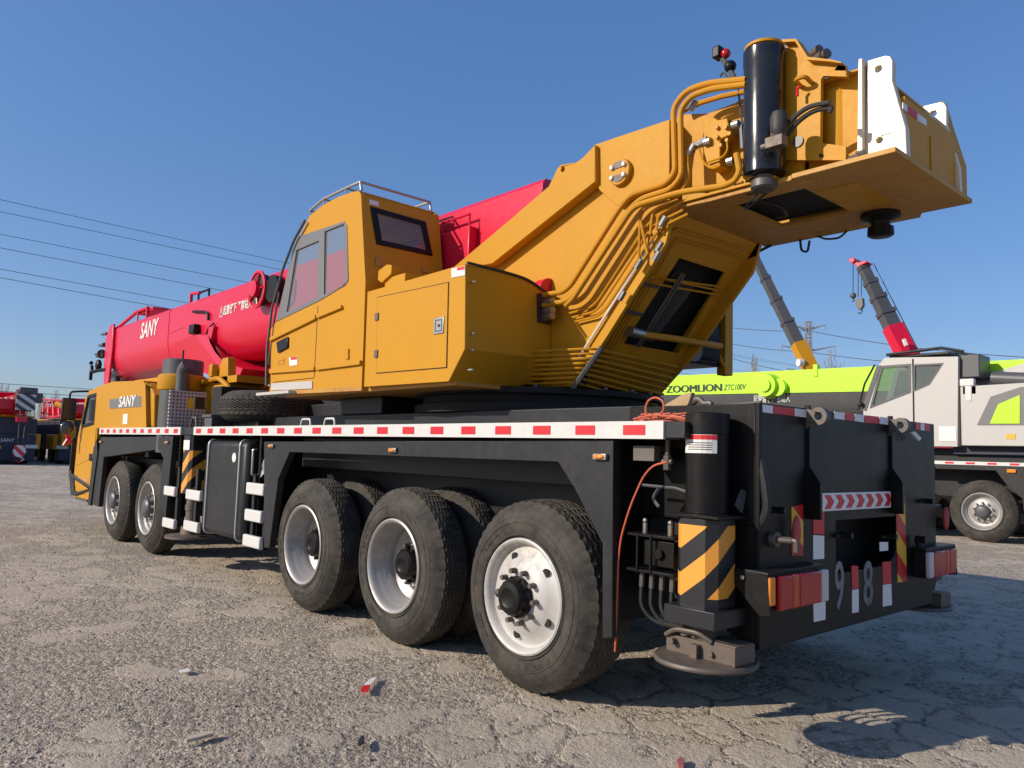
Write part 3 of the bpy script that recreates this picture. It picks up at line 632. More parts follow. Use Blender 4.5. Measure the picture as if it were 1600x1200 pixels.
# big mirror on its arm, hanging ahead of the door
q = MB(); mx = -10.02; my = -0.15
q.tube([(mx+0.25, 0.2, 2.04), (mx+0.15, 0.05, 2.06), (mx, my, 2.04), (mx, my, 1.94)], 0.016, 8, 0.06); q.box(mx-0.06, mx+0.03, my-0.095, my+0.095, 1.61, 1.945)
mr = q.build("mirror", BLK2, CR, bevel=0.02)
q = MB(); q.box(mx+0.031, mx+0.036, my-0.08, my+0.08, 1.63, 1.93); q.build("mirror_glass", DGLASS, mr)
q = MB(); q.ball((mx, my, 1.495), 0.105, 16, (0.5, 0.95, 1.0)); q.build("round_mirror", paint("mirror_convex", (0.10, 0.105, 0.115), 0.15, 0.1, metal=0.5, bmp=0), mr)
q = MB(); q.tube([(mx, my, 1.40), (mx, my+0.02, 1.32), (mx, my-0.03, 1.22)], 0.026, 6); q.tube([(mx, my, 1.40), (mx, my+0.06, 1.30), (mx, my+0.05, 1.24)], 0.022, 6); q.build("red_ribbon", RTAPE, mr)

# ---- engine gear behind the driver cab
b = MB(); b.box(-6.04, -6.0, 0.02, 0.44, 1.20, 1.92); hs = b.build("heat_shield", PERF, CR, bevel=0.004)
q = MB(); q.box(-5.999, -5.995, 0.22, 0.29, 1.72, 1.84); q.build("warning_sticker", YTAPE, hs)
q = MB(); q.box(-5.999, -5.995, 0.31, 0.42, 1.72, 1.86); q.build("warning_sticker", BLK, hs)
b = MB(); b.cyl((-6.32, 0.2, 1.2), (-6.32, 0.2, 1.93), 0.19, n=28); b.build("muffler", DGREY, CR)
b = MB(); b.lathe((-6.55, 0.33, 1.95), (0, 0, 1), [(0.27, 0), (0.28, 0.02), (0.28, 0.17), (0.26, 0.19), (0.001, 0.19)], 32); af = b.build("air_filter", YEL, CR)
b = MB(); b.lathe((-6.55, 0.33, 2.13), (0, 0, 1), [(0.235, 0), (0.235, 0.18), (0.22, 0.20), (0.001, 0.21)], 32); b.build("filter_cap", DGREY, af)
b = MB(); b.tube([(-6.22, 0.22, 1.90), (-6.22, 0.22, 2.18), (-6.12, 0.24, 2.25)], 0.075, 16, 0.1); b.build("exhaust_pipe", DGREY, CR)
b = MB(); b.cyl((-6.5, 0.3, 2.3), (-6.5, 0.3, 2.45), 0.012, n=8); b.build("vent_rod", BLK, af)
b = MB(); b.box(-6.7, -5.5, 0.5, 2.2, 1.49, 2.02); b.build("engine_cover", YELP, CR, bevel=0.03)
b = MB(); b.box(-6.6, -5.3, 0.5, 0.9, 2.02, 2.10); b.tube([(-6.3, 0.48, 2.06), (-5.7, 0.45, 2.08), (-5.35, 0.45, 1.95), (-5.25, 0.42, 1.6)], 0.03, 8, 0.1); b.build("engine_pipe", YELP, CR)
b = MB(); b.box(-5.47, -5.2, 0.30, 0.75, 1.49, 1.95); b.build("engine_side", DARK, CR)
b = MB(); b.plate('y', [(-6.0, 2.02), (-5.75, 2.32), (-5.6, 2.32), (-5.55, 2.02)], 0.5, 0.6); b.box(-5.95, -5.85, 0.42, 0.5, 2.1, 2.25); b.build("boom_rest_bracket", YELP, CR, bevel=0.01)

# ================================================================ turntable and slewing frame
TX = -1.25
b = MB(); b.lathe((TX, 1.325, 1.60), (0, 0, 1), [(0.98, 0), (0.98, 0.06), (0.92, 0.07), (0.92, 0.12), (0.98, 0.13), (0.98, 0.17), (0.001, 0.17)], 72); tt = b.build("turntable", DARK, CR)
b = MB()
for k in range(24):
    a = 2*math.pi*k/24; b.cyl((TX+0.95*math.cos(a), 1.325+0.95*math.sin(a), 1.765), (TX+0.95*math.cos(a), 1.325+0.95*math.sin(a), 1.79), 0.018, n=6)
b.pieces("ring_bolt", DSTEEL, tt)
b = MB(); b.box(-3.2, -0.75, 0.10, 1.95, 1.745, 1.775); b.build("slewing_base", RUSTP, CR, bevel=0.004)
b = MB(); b.box(-5.0, -2.3, 0.75, 2.1, 1.488, 1.745); b.box(-2.75, -2.1, 0.40, 0.75, 1.601, 1.74); b.build("deck_box", BLK, CR, bevel=0.01)
b = MB(); b.box(-5.2, -3.4, 0.95, 1.7, 1.74, 2.0); b.build("swivel_housing", DARK, CR)
LP_ = [(-0.236, 3.417), (0.384, 3.40), (0.39, 2.95), (0.431, 2.85), (0.363, 2.62), (0.169, 2.40), (-0.088, 2.10), (-0.38, 1.78), (-2.9, 1.78), (-2.9, 2.1), (-1.704, 2.842), (-0.75, 3.19), (-0.616, 3.257), (-0.40, 3.33)]
b = MB(); b.plate('y', LP_, 0.82, 0.85); sf = b.build("slewing_frame", YEL, CR, bevel=0.004)
RPL = [(-0.236, 3.417), (1.2, 3.40), (1.2, 2.84), (0.431, 2.84), (0.363, 2.62), (0.169, 2.40), (-0.088, 2.10), (-0.45, 1.78), (-2.9, 1.78), (-2.9, 2.1), (-1.704, 2.842), (-0.616, 3.257)]
b = MB(); b.plate('y', RPL, 1.80, 1.83); b.build("frame_plate", YEL, CR, bevel=0.004)
# raised arm along the top edge, lug, thick pin plate
top = [(-1.739,2.759),(-1.599,2.81),(-0.976,3.043),(-0.591,3.192),(-0.506,3.305),(-0.482,3.316),(-0.432,3.312),(-0.335,3.295),(-0.218,3.322),(-0.162,3.372),(-0.15,3.116),(-1.179,2.735)]
b = MB(); hc = [(-0.456,3.278)][0]
b.plate('y', top, 0.735, 0.815, [[(hc[0]+0.018*math.cos(t*math.pi/6), hc[1]+0.018*math.sin(t*math.pi/6)) for t in range(12)]])
b.build("frame_arm", YEL, CR, bevel=0.006)
b = MB(); pp = [(-0.193,3.393),(0.414,3.377),(0.42,2.985),(0.24,2.98),(0.013,2.925),(-0.145,3.064),(-0.186,3.126)]; b.plate('y', pp, 0.775, 0.818); b.build("pin_plate", YEL, CR, bevel=0.004)
c = [(0.044,3.136)][0]
b = MB(); b.cyl((c[0], 0.776, c[1]), (c[0], 0.740, c[1]), 0.088, n=40); pin = b.build("pin_cover", YELP, CR, bevel=0.006)
for dz in (0.045, -0.045):
    q = MB(); q.plate('y', [(c[0]+0.06*math.cos(a), c[1]+dz*0.5+math.copysign(1, dz)*0.045*math.sin(a)) for a in [math.pi*k/10 for k in range(11)]], 0.734, 0.7395); q.build("locking_plate", DSTEEL, pin)
    for dx in (-0.05, 0.05):
        q = MB(); q.cyl((c[0]+dx, 0.74, c[1]+dz*0.75), (c[0]+dx, 0.722, c[1]+dz*0.75), 0.016, 0.014, n=8); q.build("bolt", WHT, pin)
# inclined underside panel with opening
def on_inc(u, y):   # u 0..1 from bottom (-.45,1.78) to top (.431,2.845)
    A = (-0.42, 1.80); B = (0.425, 2.84); return (A[0]+(B[0]-A[0])*u, y, A[1]+(B[1]-A[1])*u)
def inc_plate(b, uvs, t=0.02, hole=None):
    n = Vector((0.776, 0, -0.630)); loops = [uvs]+([hole] if hole else []); flat = [p for l in loops for p in l]; k = len(flat)
    tri = tessellate_polygon([[Vector((p[0], p[1], 0)) for p in l] for l in loops]); v = [Vector(on_inc(*p)) for p in flat]; v2 = [p-n*t for p in v]
    f = [tuple(q) for q in tri]+[tuple(i+k for i in reversed(q)) for q in tri]; o = 0
    for l in loops:
        m = len(l); f += [(o+i, o+(i+1) % m, o+(i+1) % m+k, o+i+k) for i in range(m)]; o += m
    b.add(v+v2, f)
b = MB(); inc_plate(b, [(0, 0.85), (0, 1.80), (1, 1.80), (1, 0.85)], 0.02, [(0.27, 1.10), (0.78, 1.13), (0.78, 1.66), (0.27, 1.72)])
b.build("belly_plate", YEL, CR, bevel=0.003)
b = MB(); b.box(-2.8, -0.3, 0.86, 0.87, 1.79, 2.6); b.box(-1.6, -1.55, 0.87, 1.79, 1.79, 2.9); b.box(-0.80, -0.76, 0.87, 1.79, 1.79, 3.25); b.add([Vector(on_inc(u, y))-Vector((0.776, 0, -0.630))*0.10 for u, y in ((0.05, 0.86), (0.05, 1.79), (0.98, 1.79), (0.98, 0.86))], [(0, 1, 2, 3)]); b.pieces("frame_inner_and_shade_sheet", DARK, CR)  # inner walls, plus a dark sheet added as painted shade behind the belly opening
# right-hand hydraulic tank cabinet with rear post
b = MB(); b.box(-2.6, -0.31, 1.86, 2.465, 2.06, 2.80); b.build("hydraulic_tank", BLK2, CR, bevel=0.03)
b = MB(); b.box(-0.36, -0.28, 2.47, 2.58, 2.0, 2.80); b.box(-0.9, -0.36, 2.49, 2.56, 2.70, 2.78)
b.build("rear_post", YEL, CR, bevel=0.004)
b = MB(); b.tube([(-0.05,1.098,2.137),(-0.05,1.524,2.154),(-0.05,2.051,2.164)], 0.024, 10); b.build("strut", YELP, CR)
b = MB(); b.tube([(-0.06,1.004,2.147),(-0.06,1.131,2.142)], 0.035, 12); b.build("threaded_rod_end", STEEL, CR)
b = MB(); b.tube([(-0.3,2.164,2.381),(-0.3,2.166,2.229)], 0.035, 4); b.build("strut_bracket", YELP, CR)
b = MB(); b.tube([(-0.3,2.27,2.292),(-0.3,2.49,2.057)], 0.02, 6); b.build("brace", YELP, CR)
b = MB(); b.box(-0.31, -0.27, 2.0, 2.4, 2.10, 2.30); b.build("tank_bracket", DARK, CR, bevel=0.02)
b = MB(); b.cyl((-0.40, 1.95, 2.16), (-0.20, 1.95, 2.14), 0.09, n=20); b.build("winch_motor", DGREY, CR)
b = MB(); b.tube([(-0.45, 1.2, 2.25), (-0.12, 1.25, 2.45), (0.02, 1.4, 2.5), (-0.2, 1.6, 2.35)], 0.022, 8, 0.1); b.tube([(-0.4, 1.3, 2.2), (-0.15, 1.45, 2.3), (0.0, 1.55, 2.45)], 0.018, 8, 0.1); b.tube([(-0.2, 1.16, 2.15), (-0.05, 1.2, 2.4), (0.1, 1.3, 2.58)], 0.014, 8, 0.1); b.pieces("hose", RUB, CR)
b = MB(); b.cyl((-0.30, 1.45, 2.20), (0.06, 1.45, 2.56), 0.085, n=20); b.build("return_filter", DGREY, CR)
# underside pipe runs on the belly plate
pr = MB()
n_ = Vector((0.776, 0, -0.630))
def inc3(u, y, h=0.02): return Vector(on_inc(u, y))+n_*h
for k in range(5):
    y = 0.87+0.034*k; pr.tube([inc3(0.0, y+0.10*0), inc3(0.62+0.012*k, y)] + ([inc3(0.66, y+0.02)] if k else []) + ([inc3(0.66+0.012*k, 1.72)] if k % 2 == 0 else [inc3(0.93-0.02*k, y), inc3(0.95-0.02*k, 1.7)]), 0.0075, 6, 0.04)
pr.pieces("pipe", YELP, CR)
pr = MB()
for k in range(2): pr.tube([inc3(0.28, 1.20+0.03*k, 0.03), inc3(0.72, 1.20+0.03*k, 0.03)], 0.009, 6)
pr.pieces("pipe", DSTEEL, CR)
pr = MB()
for u in (0.46, 0.62): pr.add(*(lambda q: (q.v, q.f))(MB().box(0, 0, 0, 0, 0, 0))) if False else pr.tube([inc3(u, 0.86, 0.035), inc3(u, 1.06, 0.035)], 0.014, 4)
pr.pieces("pipe_clamp", DSTEEL, CR)
# fan of pipes low on the frame, going round under the cabinet
pr = MB()
for k in range(8):
    z = 1.80+0.030*k; xr = -0.40+0.026*k
    pr.tube([(-1.0, 0.70-0.01*k, z+0.01), (-0.62+0.01*k, 0.72-0.012*k, z), (xr+0.06, 0.76, z+0.0), (xr+0.07, 0.86+0.02*k, z-0.01), (xr+0.0, 1.75, z-0.09+0.01*k)], 0.0075+0.0015*(k % 3), 6, 0.05)
pr.pieces("pipe", YELP, CR)
pr = MB(); pr.tube([(-0.33, 0.76, 1.76), (-0.12, 0.80, 2.02)], 0.018, 6); pr.build("pipe_clamp", DGREY, CR)
for k in range(5):
    pr = MB(); pts = [(-0.47+0.01*k+0.02*math.cos(t*1.2), 1.72+0.012*t, 1.78+0.05*math.sin(t*1.2)-0.02) for t in range(16)]
    if k == 0: pr.tube(pts, 0.010, 6); pr.build("coil_cable", RUB, CR)
# three large pipes along the frame side, then up over the tail
pipes = [[(-0.709,0.72,2.416),(-0.407,0.72,2.411),(-0.336,0.72,2.445),(0.076,0.72,2.88),(0.167,0.72,2.95),(0.433,0.72,2.954),(0.502,0.72,3.004),(0.482,0.72,3.412),(0.573,0.72,3.485),(0.72,0.72,3.481),(0.973,0.72,3.414)],
         [(-0.719,0.72,2.344),(-0.38,0.72,2.342),(-0.287,0.72,2.386),(0.139,0.72,2.841),(0.239,0.72,2.904),(0.471,0.72,2.91),(0.548,0.72,2.969),(0.533,0.72,3.379),(0.61,0.72,3.441),(0.742,0.72,3.439),(0.973,0.72,3.385)],
         [(-0.36,0.7,2.306),(-0.296,0.7,2.341),(0.206,0.7,2.862),(0.559,0.7,2.868),(0.843,0.7,2.834),(0.916,0.7,2.845),(0.948,0.7,2.891),(0.927,0.7,2.998)]]
for q in pipes:
    pr = MB(); pr.tube(q, 0.0185, 10, 0.07); pr.build("hydraulic_pipe", YELP, CR)
pr = MB()
for k in range(3):
    o = k*0.035
    pr.tube([(x+o, y, z-o*0.9) for x, y, z in [(-0.422,0.79,2.274),(-0.223,0.79,2.29),(-0.156,0.79,2.328),(0.207,0.79,2.72),(0.285,0.79,2.785),(0.476,0.79,2.824)]], 0.008, 6, 0.06)
for s in ([(0.205,0.76,2.519),(0.209,0.76,2.802),(0.248,0.76,2.855)], [(0.274,0.76,2.556),(0.204,0.76,2.82)], [(0.283,0.77,2.684),(0.3,0.77,2.834),(0.49,0.77,2.855)], [(0.332,0.77,2.699),(0.34,0.77,2.797),(0.514,0.77,2.834)]): pr.tube(s, 0.009, 6, 0.05)
pr.pieces("pipe", YELP, CR)
pr = MB()
pr.tube([(x, 0.80, z) for x, y, z in [(-0.321,0.8,1.97),(0.182,0.8,2.538),(0.347,0.8,2.742)]], 0.008, 6); pr.build("edge_pipe", STIKR, CR)
for p in [(0.197,0.77,2.514),(0.379,0.77,2.749),(0.353,0.77,2.595),(0.335,0.77,2.539),(0.067,0.77,2.33),(0.578,0.77,3.142),(0.589,0.77,3.406)]:
    q = MB(); q.cyl((p[0]-0.02, p[1], p[2]-0.025), (p[0]+0.02, p[1], p[2]+0.025), 0.018, n=8); q.build("pipe_fitting", STEEL, CR)
# third pipe stub in the recess and the elbow
b = MB(); b.tube([(0.5,0.8,2.923),(0.532,0.8,2.963),(0.557,0.8,3.129)], 0.020, 10, 0.05); b.tube([(0.557,0.86,3.458),(0.735,0.86,3.446),(0.887,0.86,3.422)], 0.016, 8, 0.05); b.pieces("hydraulic_pipe", YELP, CR)
b = MB(); b.tube([(0.557,0.8,3.137),(0.566,0.8,3.166),(0.611,0.8,3.169),(0.673,0.8,3.182)], 0.024, 10, 0.03); b.tube([(0.455,0.86,3.451),(0.502,0.86,3.46),(0.557,0.86,3.458)], 0.022, 8, 0.03); b.pieces("elbow", STEEL, CR)

# ---- tail: recessed side wall, bottom plate, valve block
b = MB(); rw = [(0.309,3.454),(0.431,3.453),(0.585,3.408),(0.783,3.412),(0.847,3.43),(0.849,2.855),(0.316,2.981)]; b.plate('y', rw, 0.92, 0.945)
b.plate('z', [(0.36, 0.80), (1.10, 0.80), (1.10, 0.92), (0.36, 0.92)], 2.845, 2.86)
b.box(0.384, 0.405, 0.80, 0.93, 2.85, 3.39)
b.build("tail_wall", YEL, CR, bevel=0.004)
bt = [(0.40, 0.82), (1.18, 0.82), (1.20, 0.80), (1.73, 0.80), (1.73, 1.85), (1.46, 1.85), (1.42, 1.93), (0.40, 1.93)]
hp = [(0.72, 0.99), (1.17, 0.99), (1.17, 1.56), (0.72, 1.56)]
hole1 = [(1.24+0.05*math.cos(k*math.pi/8), 0.90+0.04*math.sin(k*math.pi/8)) for k in range(16)]
b = MB(); b.plate('z', bt, 2.815, 2.842, [hp, hole1]); tp_ = b.build("tail_plate", RUSTP, CR, bevel=0.003)
b = MB(); b.plate('z', [(1.19, 1.08), (1.42, 1.08), (1.42, 1.52), (1.19, 1.52)], 2.810, 2.8145); b.build("cover_plate", YEL, tp_)
b = MB(); b.lathe((1.28, 1.70, 2.815), (0, 0, -1), [(0.11, 0), (0.11, 0.03), (0.06, 0.05), (0.05, 0.08), (0.072, 0.085), (0.075, 0.13), (0.06, 0.14), (0.001, 0.14)], 28); b.build("locating_boss", BLK2, tp_)
b = MB(); b.box(0.55, 1.20, 0.96, 1.6, 2.87, 3.3); b.build("winch_bay", DARK, CR)
b = MB(); b.tube([(0.8, 1.0, 2.86), (0.95, 1.15, 2.80), (0.9, 1.3, 2.79), (0.75, 1.42, 2.84)], 0.008, 6, 0.05)
b.tube([(0.782,0.86,2.924),(0.898,0.86,2.806),(0.986,0.86,2.826),(0.886,0.86,2.749),(0.874,0.86,2.722),(1.025,0.86,2.798)], 0.006, 6, 0.03)
b.tube([(0.663,1.9,2.826),(0.672,1.9,2.736),(0.717,1.9,2.72),(0.731,1.9,2.796)], 0.008, 6, 0.04); b.tube([(0.754,1.9,2.835),(0.842,1.9,2.784),(0.936,1.9,2.774),(1.004,1.9,2.829)], 0.007, 6, 0.03); b.tube([(0.325,1.86,2.762),(0.473,1.86,2.804)], 0.010, 6); b.pieces("loose_cable", RUB, CR)
# valve block
vb = [(0.64,3.308),(0.702,3.313),(0.737,3.282),(0.801,3.274),(0.822,3.168),(0.755,3.161),(0.756,3.007),(0.673,3.005),(0.642,3.123)]
b = MB(); b.plate('y', vb, 0.80, 0.919)
x0, z0 = [(0.65,3.152)][0]
vbk = b.build("valve_block", YEL, CR, bevel=0.006)
b = MB()
for p in [(0.742,0.8,3.231),(0.742,0.8,3.173),(0.801,0.8,3.213),(0.827,0.8,3.168),(0.81,0.8,3.135),(0.768,0.8,3.116)]: b.cyl(p, (p[0], p[1]-0.02, p[2]), 0.012, n=6)
b.pieces("plug", YELP, vbk)
b = MB(); b.tube([(0.625,0.78,3.136),(0.661,0.78,3.033),(0.723,0.78,2.986),(0.774,0.78,2.995)], 0.007, 6, 0.03); b.tube([(0.679,0.78,3.036),(0.79,0.78,3.04),(0.819,0.78,3.07),(0.815,0.78,3.12)], 0.006, 6, 0.03); b.pieces("pipe", YELP, CR)
b = MB()
for p in [(0.834,0.79,3.005),(0.866,0.79,3.209),(0.68,0.79,3.162)]: b.cyl((p[0]-0.02, p[1], p[2]), (p[0]+0.02, p[1], p[2]), 0.024, n=10)
b.tube([(0.892,0.8,3.2),(0.901,0.8,3.064)], 0.012, 8); b.pieces("pipe_fitting", STEEL, CR)
# boom-end camera/warning lamp on a stalk
b = MB(); b.tube([(0.82,0.86,3.503),(0.786,0.86,3.577),(0.747,0.86,3.646),(0.725,0.86,3.686)], 0.017, 8); b.tube([(0.835,0.85,3.502),(0.861,0.85,3.286),(0.878,0.85,3.168)], 0.006, 6); b.tube([(0.726,0.84,3.56),(0.747,0.84,3.584),(0.782,0.84,3.532),(0.816,0.84,3.505)], 0.007, 6, 0.02)
st = b.build("lamp_stalk", DGREY, CR)
p = [(0.716,0.86,3.717),(0.751,0.86,3.7),(0.782,0.86,3.61)]
b = MB(); b.box(p[0][0]-0.035, p[0][0]+0.015, 0.82, 0.89, p[0][2]-0.035, p[0][2]+0.035); b.build("camera_box", BLK2, st, bevel=0.008)
b = MB(); b.ball(p[1], 0.030, 12); b.build("warning_lamp", REDL, st)
b = MB(); b.ball(p[2], 0.036, 12); b.build("horn", BLK2, st)

# ---- black vertical lift cylinder with its accumulator
cx, cy = 1.035, 0.80
b = MB(); b.lathe((cx, cy, 2.865), (0, 0, 1), [(0.08, 0), (0.112, 0.01), (0.112, 0.09), (0.109, 0.10), (0.109, 0.62), (0.112, 0.63), (0.112, 0.71), (0.10, 0.725), (0.001, 0.725)], 48); lc = b.build("lift_cylinder", GLOSSB, CR)
b = MB(); b.lathe((cx, cy, 2.79), (0, 0, 1), [(0.055, 0), (0.07, 0.012), (0.07, 0.05), (0.05, 0.055), (0.055, 0.08)], 24); b.build("cylinder_foot", DSTEEL, lc)
a = [(1.195,0.665,3.086),(1.188,0.665,3.123),(1.181,0.665,2.994)]
b = MB(); b.lathe((a[0][0], 0.675, a[0][2]-0.06), (0, 0, 1), [(0.028, -0.03), (0.042, 0), (0.046, 0.02), (0.046, 0.085), (0.037, 0.112), (0.001, 0.116)], 24); b.build("accumulator", RUB, lc)
b = MB(); b.box(a[2][0]-0.05, a[2][0]+0.05, 0.64, 0.70, a[2][2]-0.045, a[2][2]+0.015); b.cyl((a[2][0]-0.085, 0.67, a[2][2]-0.02), (a[2][0]-0.05, 0.67, a[2][2]-0.02), 0.018, n=10); b.cyl((a[2][0], 0.67, a[2][2]+0.015), (a[2][0], 0.67, a[2][2]+0.04), 0.03, n=10); b.build("valve_body", DSTEEL, lc, bevel=0.004)
for s in ([(1.197,0.7,3.02),(1.244,0.7,3.089),(1.339,0.7,3.134),(1.454,0.7,3.117)], [(1.208,0.72,3.016),(1.273,0.72,3.08),(1.363,0.72,3.113),(1.457,0.72,3.096),(1.444,0.72,3.074)]):
    b = MB(); b.tube(s, 0.013, 8, 0.1); b.build("hose", RUB, lc)
# arched bracket plate beside the cylinder
br = [(1.122,3.63),(1.208,3.6),(1.273,3.473),(1.393,3.415),(1.454,3.378),(1.46,3.313),(1.337,3.361),(1.323,3.348),(1.317,3.011),(1.338,2.991),(1.454,2.941),(1.453,2.869),(1.121,2.959)]
b = MB(); b.plate('y', br, 0.875, 0.905); b.plate('y', [(q[0], q[1]) for q in [(1.122,3.63),(1.208,3.6),(1.273,3.473),(1.393,3.415),(1.454,3.378),(1.454,3.371),(1.389,3.405),(1.266,3.461),(1.201,3.588),(1.122,3.615)]], 0.83, 0.875)
b.lathe((cx, cy, 3.591), (0, 0, 1), [(0.105, 0), (0.105, 0.015), (0.001, 0.015)], 32)
b.box(0.98, 1.2, 0.905, 0.94, 2.845, 3.60); b.box(1.0, 1.07, 0.80, 0.875, 3.575, 3.59)
bk = b.build("bracket_plate", YEL, CR, bevel=0.006)
b = MB(); pts = [(1.36+0.0, 1.06)]
b.lathe((1.33, 1.10, 2.86), (0, 0, 1), [(0.14, 0), (0.14, 0.46), (0.001, 0.46)], 28); b.build("guide_tube", YEL, CR)
b = MB(); e = [(1.243,3.344)][0]
b.tube([(e[0]-0.03, 0.87, e[1]), (e[0]-0.03, 0.80, e[1]+0.012), (e[0]+0.03, 0.80, e[1]+0.012), (e[0]+0.03, 0.87, e[1])], 0.012, 8, 0.03); b.build("lifting_eye", YELP, bk)
b = MB(); b.tube([(1.235,0.82,3.322),(1.22,0.82,3.306),(1.22,0.82,3.27)], 0.008, 6); b.build("red_ribbon", RTAPE, bk)
for p, r in (([(1.196,3.04)][0], 0.030), ([(1.325,2.927)][0], 0.010)):
    b = MB(); b.cyl((p[0], 0.874, p[1]), (p[0], 0.866, p[1]), r, n=20); b.build("plug", DGREY if r > 0.02 else DARK, bk)
b = MB()
for k, (x, z) in enumerate([(1.195,3.622),(1.24,3.583),(1.217,3.584)]): b.cyl((x-0.05, 1.1, z), (x+0.03, 1.06, z), 0.028, n=12)
b.pieces("hose_coupling", DSTEEL, CR)
b = MB(); b.plate('z', [(1.20, 0.93), (1.55, 0.95), (1.55, 1.70), (1.20, 1.70)], 3.36, 3.375); b.box(1.2, 1.56, 0.975, 0.99, 2.85, 3.36); b.build("winch_cover", YEL, CR, bevel=0.004)
b = MB()
for p in [(1.493,0.9,2.879),(1.463,0.9,2.873),(1.519,0.9,2.892)]: b.cyl((p[0]-0.02, 0.90, p[2]), (p[0]+0.02, 0.90, p[2]), 0.018, n=8)
b.pieces("pipe_fitting", DSTEEL, CR)
# counterweight lugs (thick plates) and the panel between them
lug = [(1.543,3.391),(1.633,3.385),(1.655,3.373),(1.667,3.345),(1.665,3.241),(1.726,2.977),(1.73,2.826),(1.524,2.875)]
b = MB(); h1 = [(1.597,3.327)][0]; h2 = [(1.599,2.951)][0]
cir = lambda c, r: [(c[0]+r*math.cos(k*math.pi/8), c[1]+r*math.sin(k*math.pi/8)) for k in range(16)]
b.plate('y', lug, 0.935, 0.985, [cir(h1, 0.018), cir(h2, 0.016)])
lg = b.build("counterweight_lug", LUGM, CR, bevel=0.006)
b = MB(); b.plate('y', [(1.511,3.399),(1.531,3.396),(1.529,2.864),(1.499,2.865)], 0.90, 0.985); b.build("lug_rib", LUGM, lg, bevel=0.004)
b = MB(); b.plate('y', lug, 1.665, 1.70, [cir(h1, 0.018), cir(h2, 0.016)]); lg2 = b.build("counterweight_lug", LUGM, CR, bevel=0.006)
xa = max(p[0] for p in lug); zb_ = 2.842
b = MB(); b.add([(1.60, 1.70, zb_), (1.71, 1.70, zb_), (1.71, 1.70, 3.03), (1.655, 1.70, 3.28), (1.64, 1.70, 3.40), (1.60, 1.70, 3.40), (1.60, 1.835, zb_), (1.71, 1.835, zb_), (1.71, 1.835, 3.03), (1.655, 1.80, 3.28), (1.64, 1.76, 3.40), (1.60, 1.76, 3.40)],
    [(0, 1, 2, 3, 4, 5), (11, 10, 9, 8, 7, 6), (0, 1, 7, 6), (1, 2, 8, 7), (2, 3, 9, 8), (3, 4, 10, 9), (4, 5, 11, 10), (5, 0, 6, 11)]); b.build("lug_rib", YEL, lg2, bevel=0.004)
b = MB(); b.box(1.685, 1.705, 0.985, 1.70, 2.842, 3.165); b.box(1.705, 1.712, 1.30, 1.315, 2.842, 3.05); b.box(1.60, 1.685, 0.985, 1.66, 3.15, 3.165); pn = b.build("rear_panel", YEL, CR, bevel=0.004)
for poly, m in (([(0.953,3.119),(1.008,3.121),(1.007,3.087),(0.952,3.086)], WTAPE), ([(1.016,3.12),(1.129,3.124),(1.128,3.086),(1.015,3.086)], RTAPE), ([(1.138,3.123),(1.256,3.127),(1.254,3.091),(1.136,3.085)], WTAPE)):
    q = MB(); q.plate('x', poly, 1.705, 1.708); q.build("reflective_tape", m, pn, smooth=0)


# ================================================================ side cabinet
ck = [(-1.815,2.499),(-0.635,2.512),(-0.597,1.963),(-0.756,1.748),(-1.805,1.777)]
b = MB(); b.plate('y', ck, 0.05, 0.055+0.005)
ckb = [(-1.80, 1.775), (-1.815, 2.495), (-0.628, 2.515), (-0.60, 1.965), (-0.755, 1.765)]
b = MB(); b.plate('y', ckb, 0.05, 0.60)
# top rear falls away towards the frame
b.add([(-1.8, 0.60, 1.775), (-1.8, 0.60, 2.495), (-0.628, 0.60, 2.505), (-0.60, 0.60, 1.965), (-0.755, 0.60, 1.765), (-1.8, 0.815, 1.775), (-1.8, 0.815, 2.40), (-0.628, 0.815, 2.42), (-0.60, 0.815, 1.99), (-0.66, 0.815, 1.84)],
      [(0, 1, 2, 3, 4), (9, 8, 7, 6, 5), (0, 1, 6, 5), (1, 2, 7, 6), (2, 3, 8, 7), (3, 4, 9, 8), (4, 0, 5, 9)])
cab2 = b.build("side_cabinet", YEL, CR, bevel=0.005)
b = MB(); b.tube([(-0.62, 0.06, 2.522), (-0.622, 0.35, 2.520), (-0.622, 0.6, 2.508), (-0.622, 0.8, 2.43)], 0.010, 6, 0.1); b.build("edge_seal", RUB, cab2)
dp = [(-1.666,2.435),(-0.791,2.42),(-0.777,1.853),(-1.634,1.864)]
b = MB(); b.plate('y', dp, 0.0475, 0.049); b.build("door_gap", DARK, cab2)
cxd = sum(p[0] for p in dp)/4; czd = sum(p[1] for p in dp)/4
b = MB(); b.plate('y', [(cxd+(p[0]-cxd)*0.985, czd+(p[1]-czd)*0.980) for p in dp], 0.044, 0.0475); dd = b.build("door", YEL, cab2, bevel=0.0015)
for p in [(-1.648,2.285),(-1.634,2.009)]:
    q = MB(); q.box(p[0]-0.022, p[0]+0.022, 0.034, 0.046, p[1]-0.028, p[1]+0.028); q.build("hinge", DSTEEL, dd, bevel=0.003)
p = [(-0.875,2.139)][0]
q = MB(); q.box(p[0]-0.055, p[0]+0.055, 0.037, 0.044, p[1]-0.055, p[1]+0.055); q.build("latch", STEEL, dd, bevel=0.004)
q = MB(); q.plate('y', [(p[0]-0.038, p[1]-0.04), (p[0]+0.038, p[1]-0.04), (p[0]+0.038, p[1]+0.04), (p[0]-0.038, p[1]+0.04)], 0.035, 0.037, [[(p[0]-0.03, p[1]-0.033), (p[0]+0.033, p[1]-0.033), (p[0]+0.033, p[1]+0.033), (p[0]-0.03, p[1]+0.033)]]); q.cyl((p[0]+0.005, 0.036, p[1]), (p[0]+0.005, 0.03, p[1]), 0.010, n=8); q.build("latch_key", DGREY, dd)
lb = [(-0.769,2.504),(-0.627,2.5),(-0.624,2.439),(-0.765,2.444)]
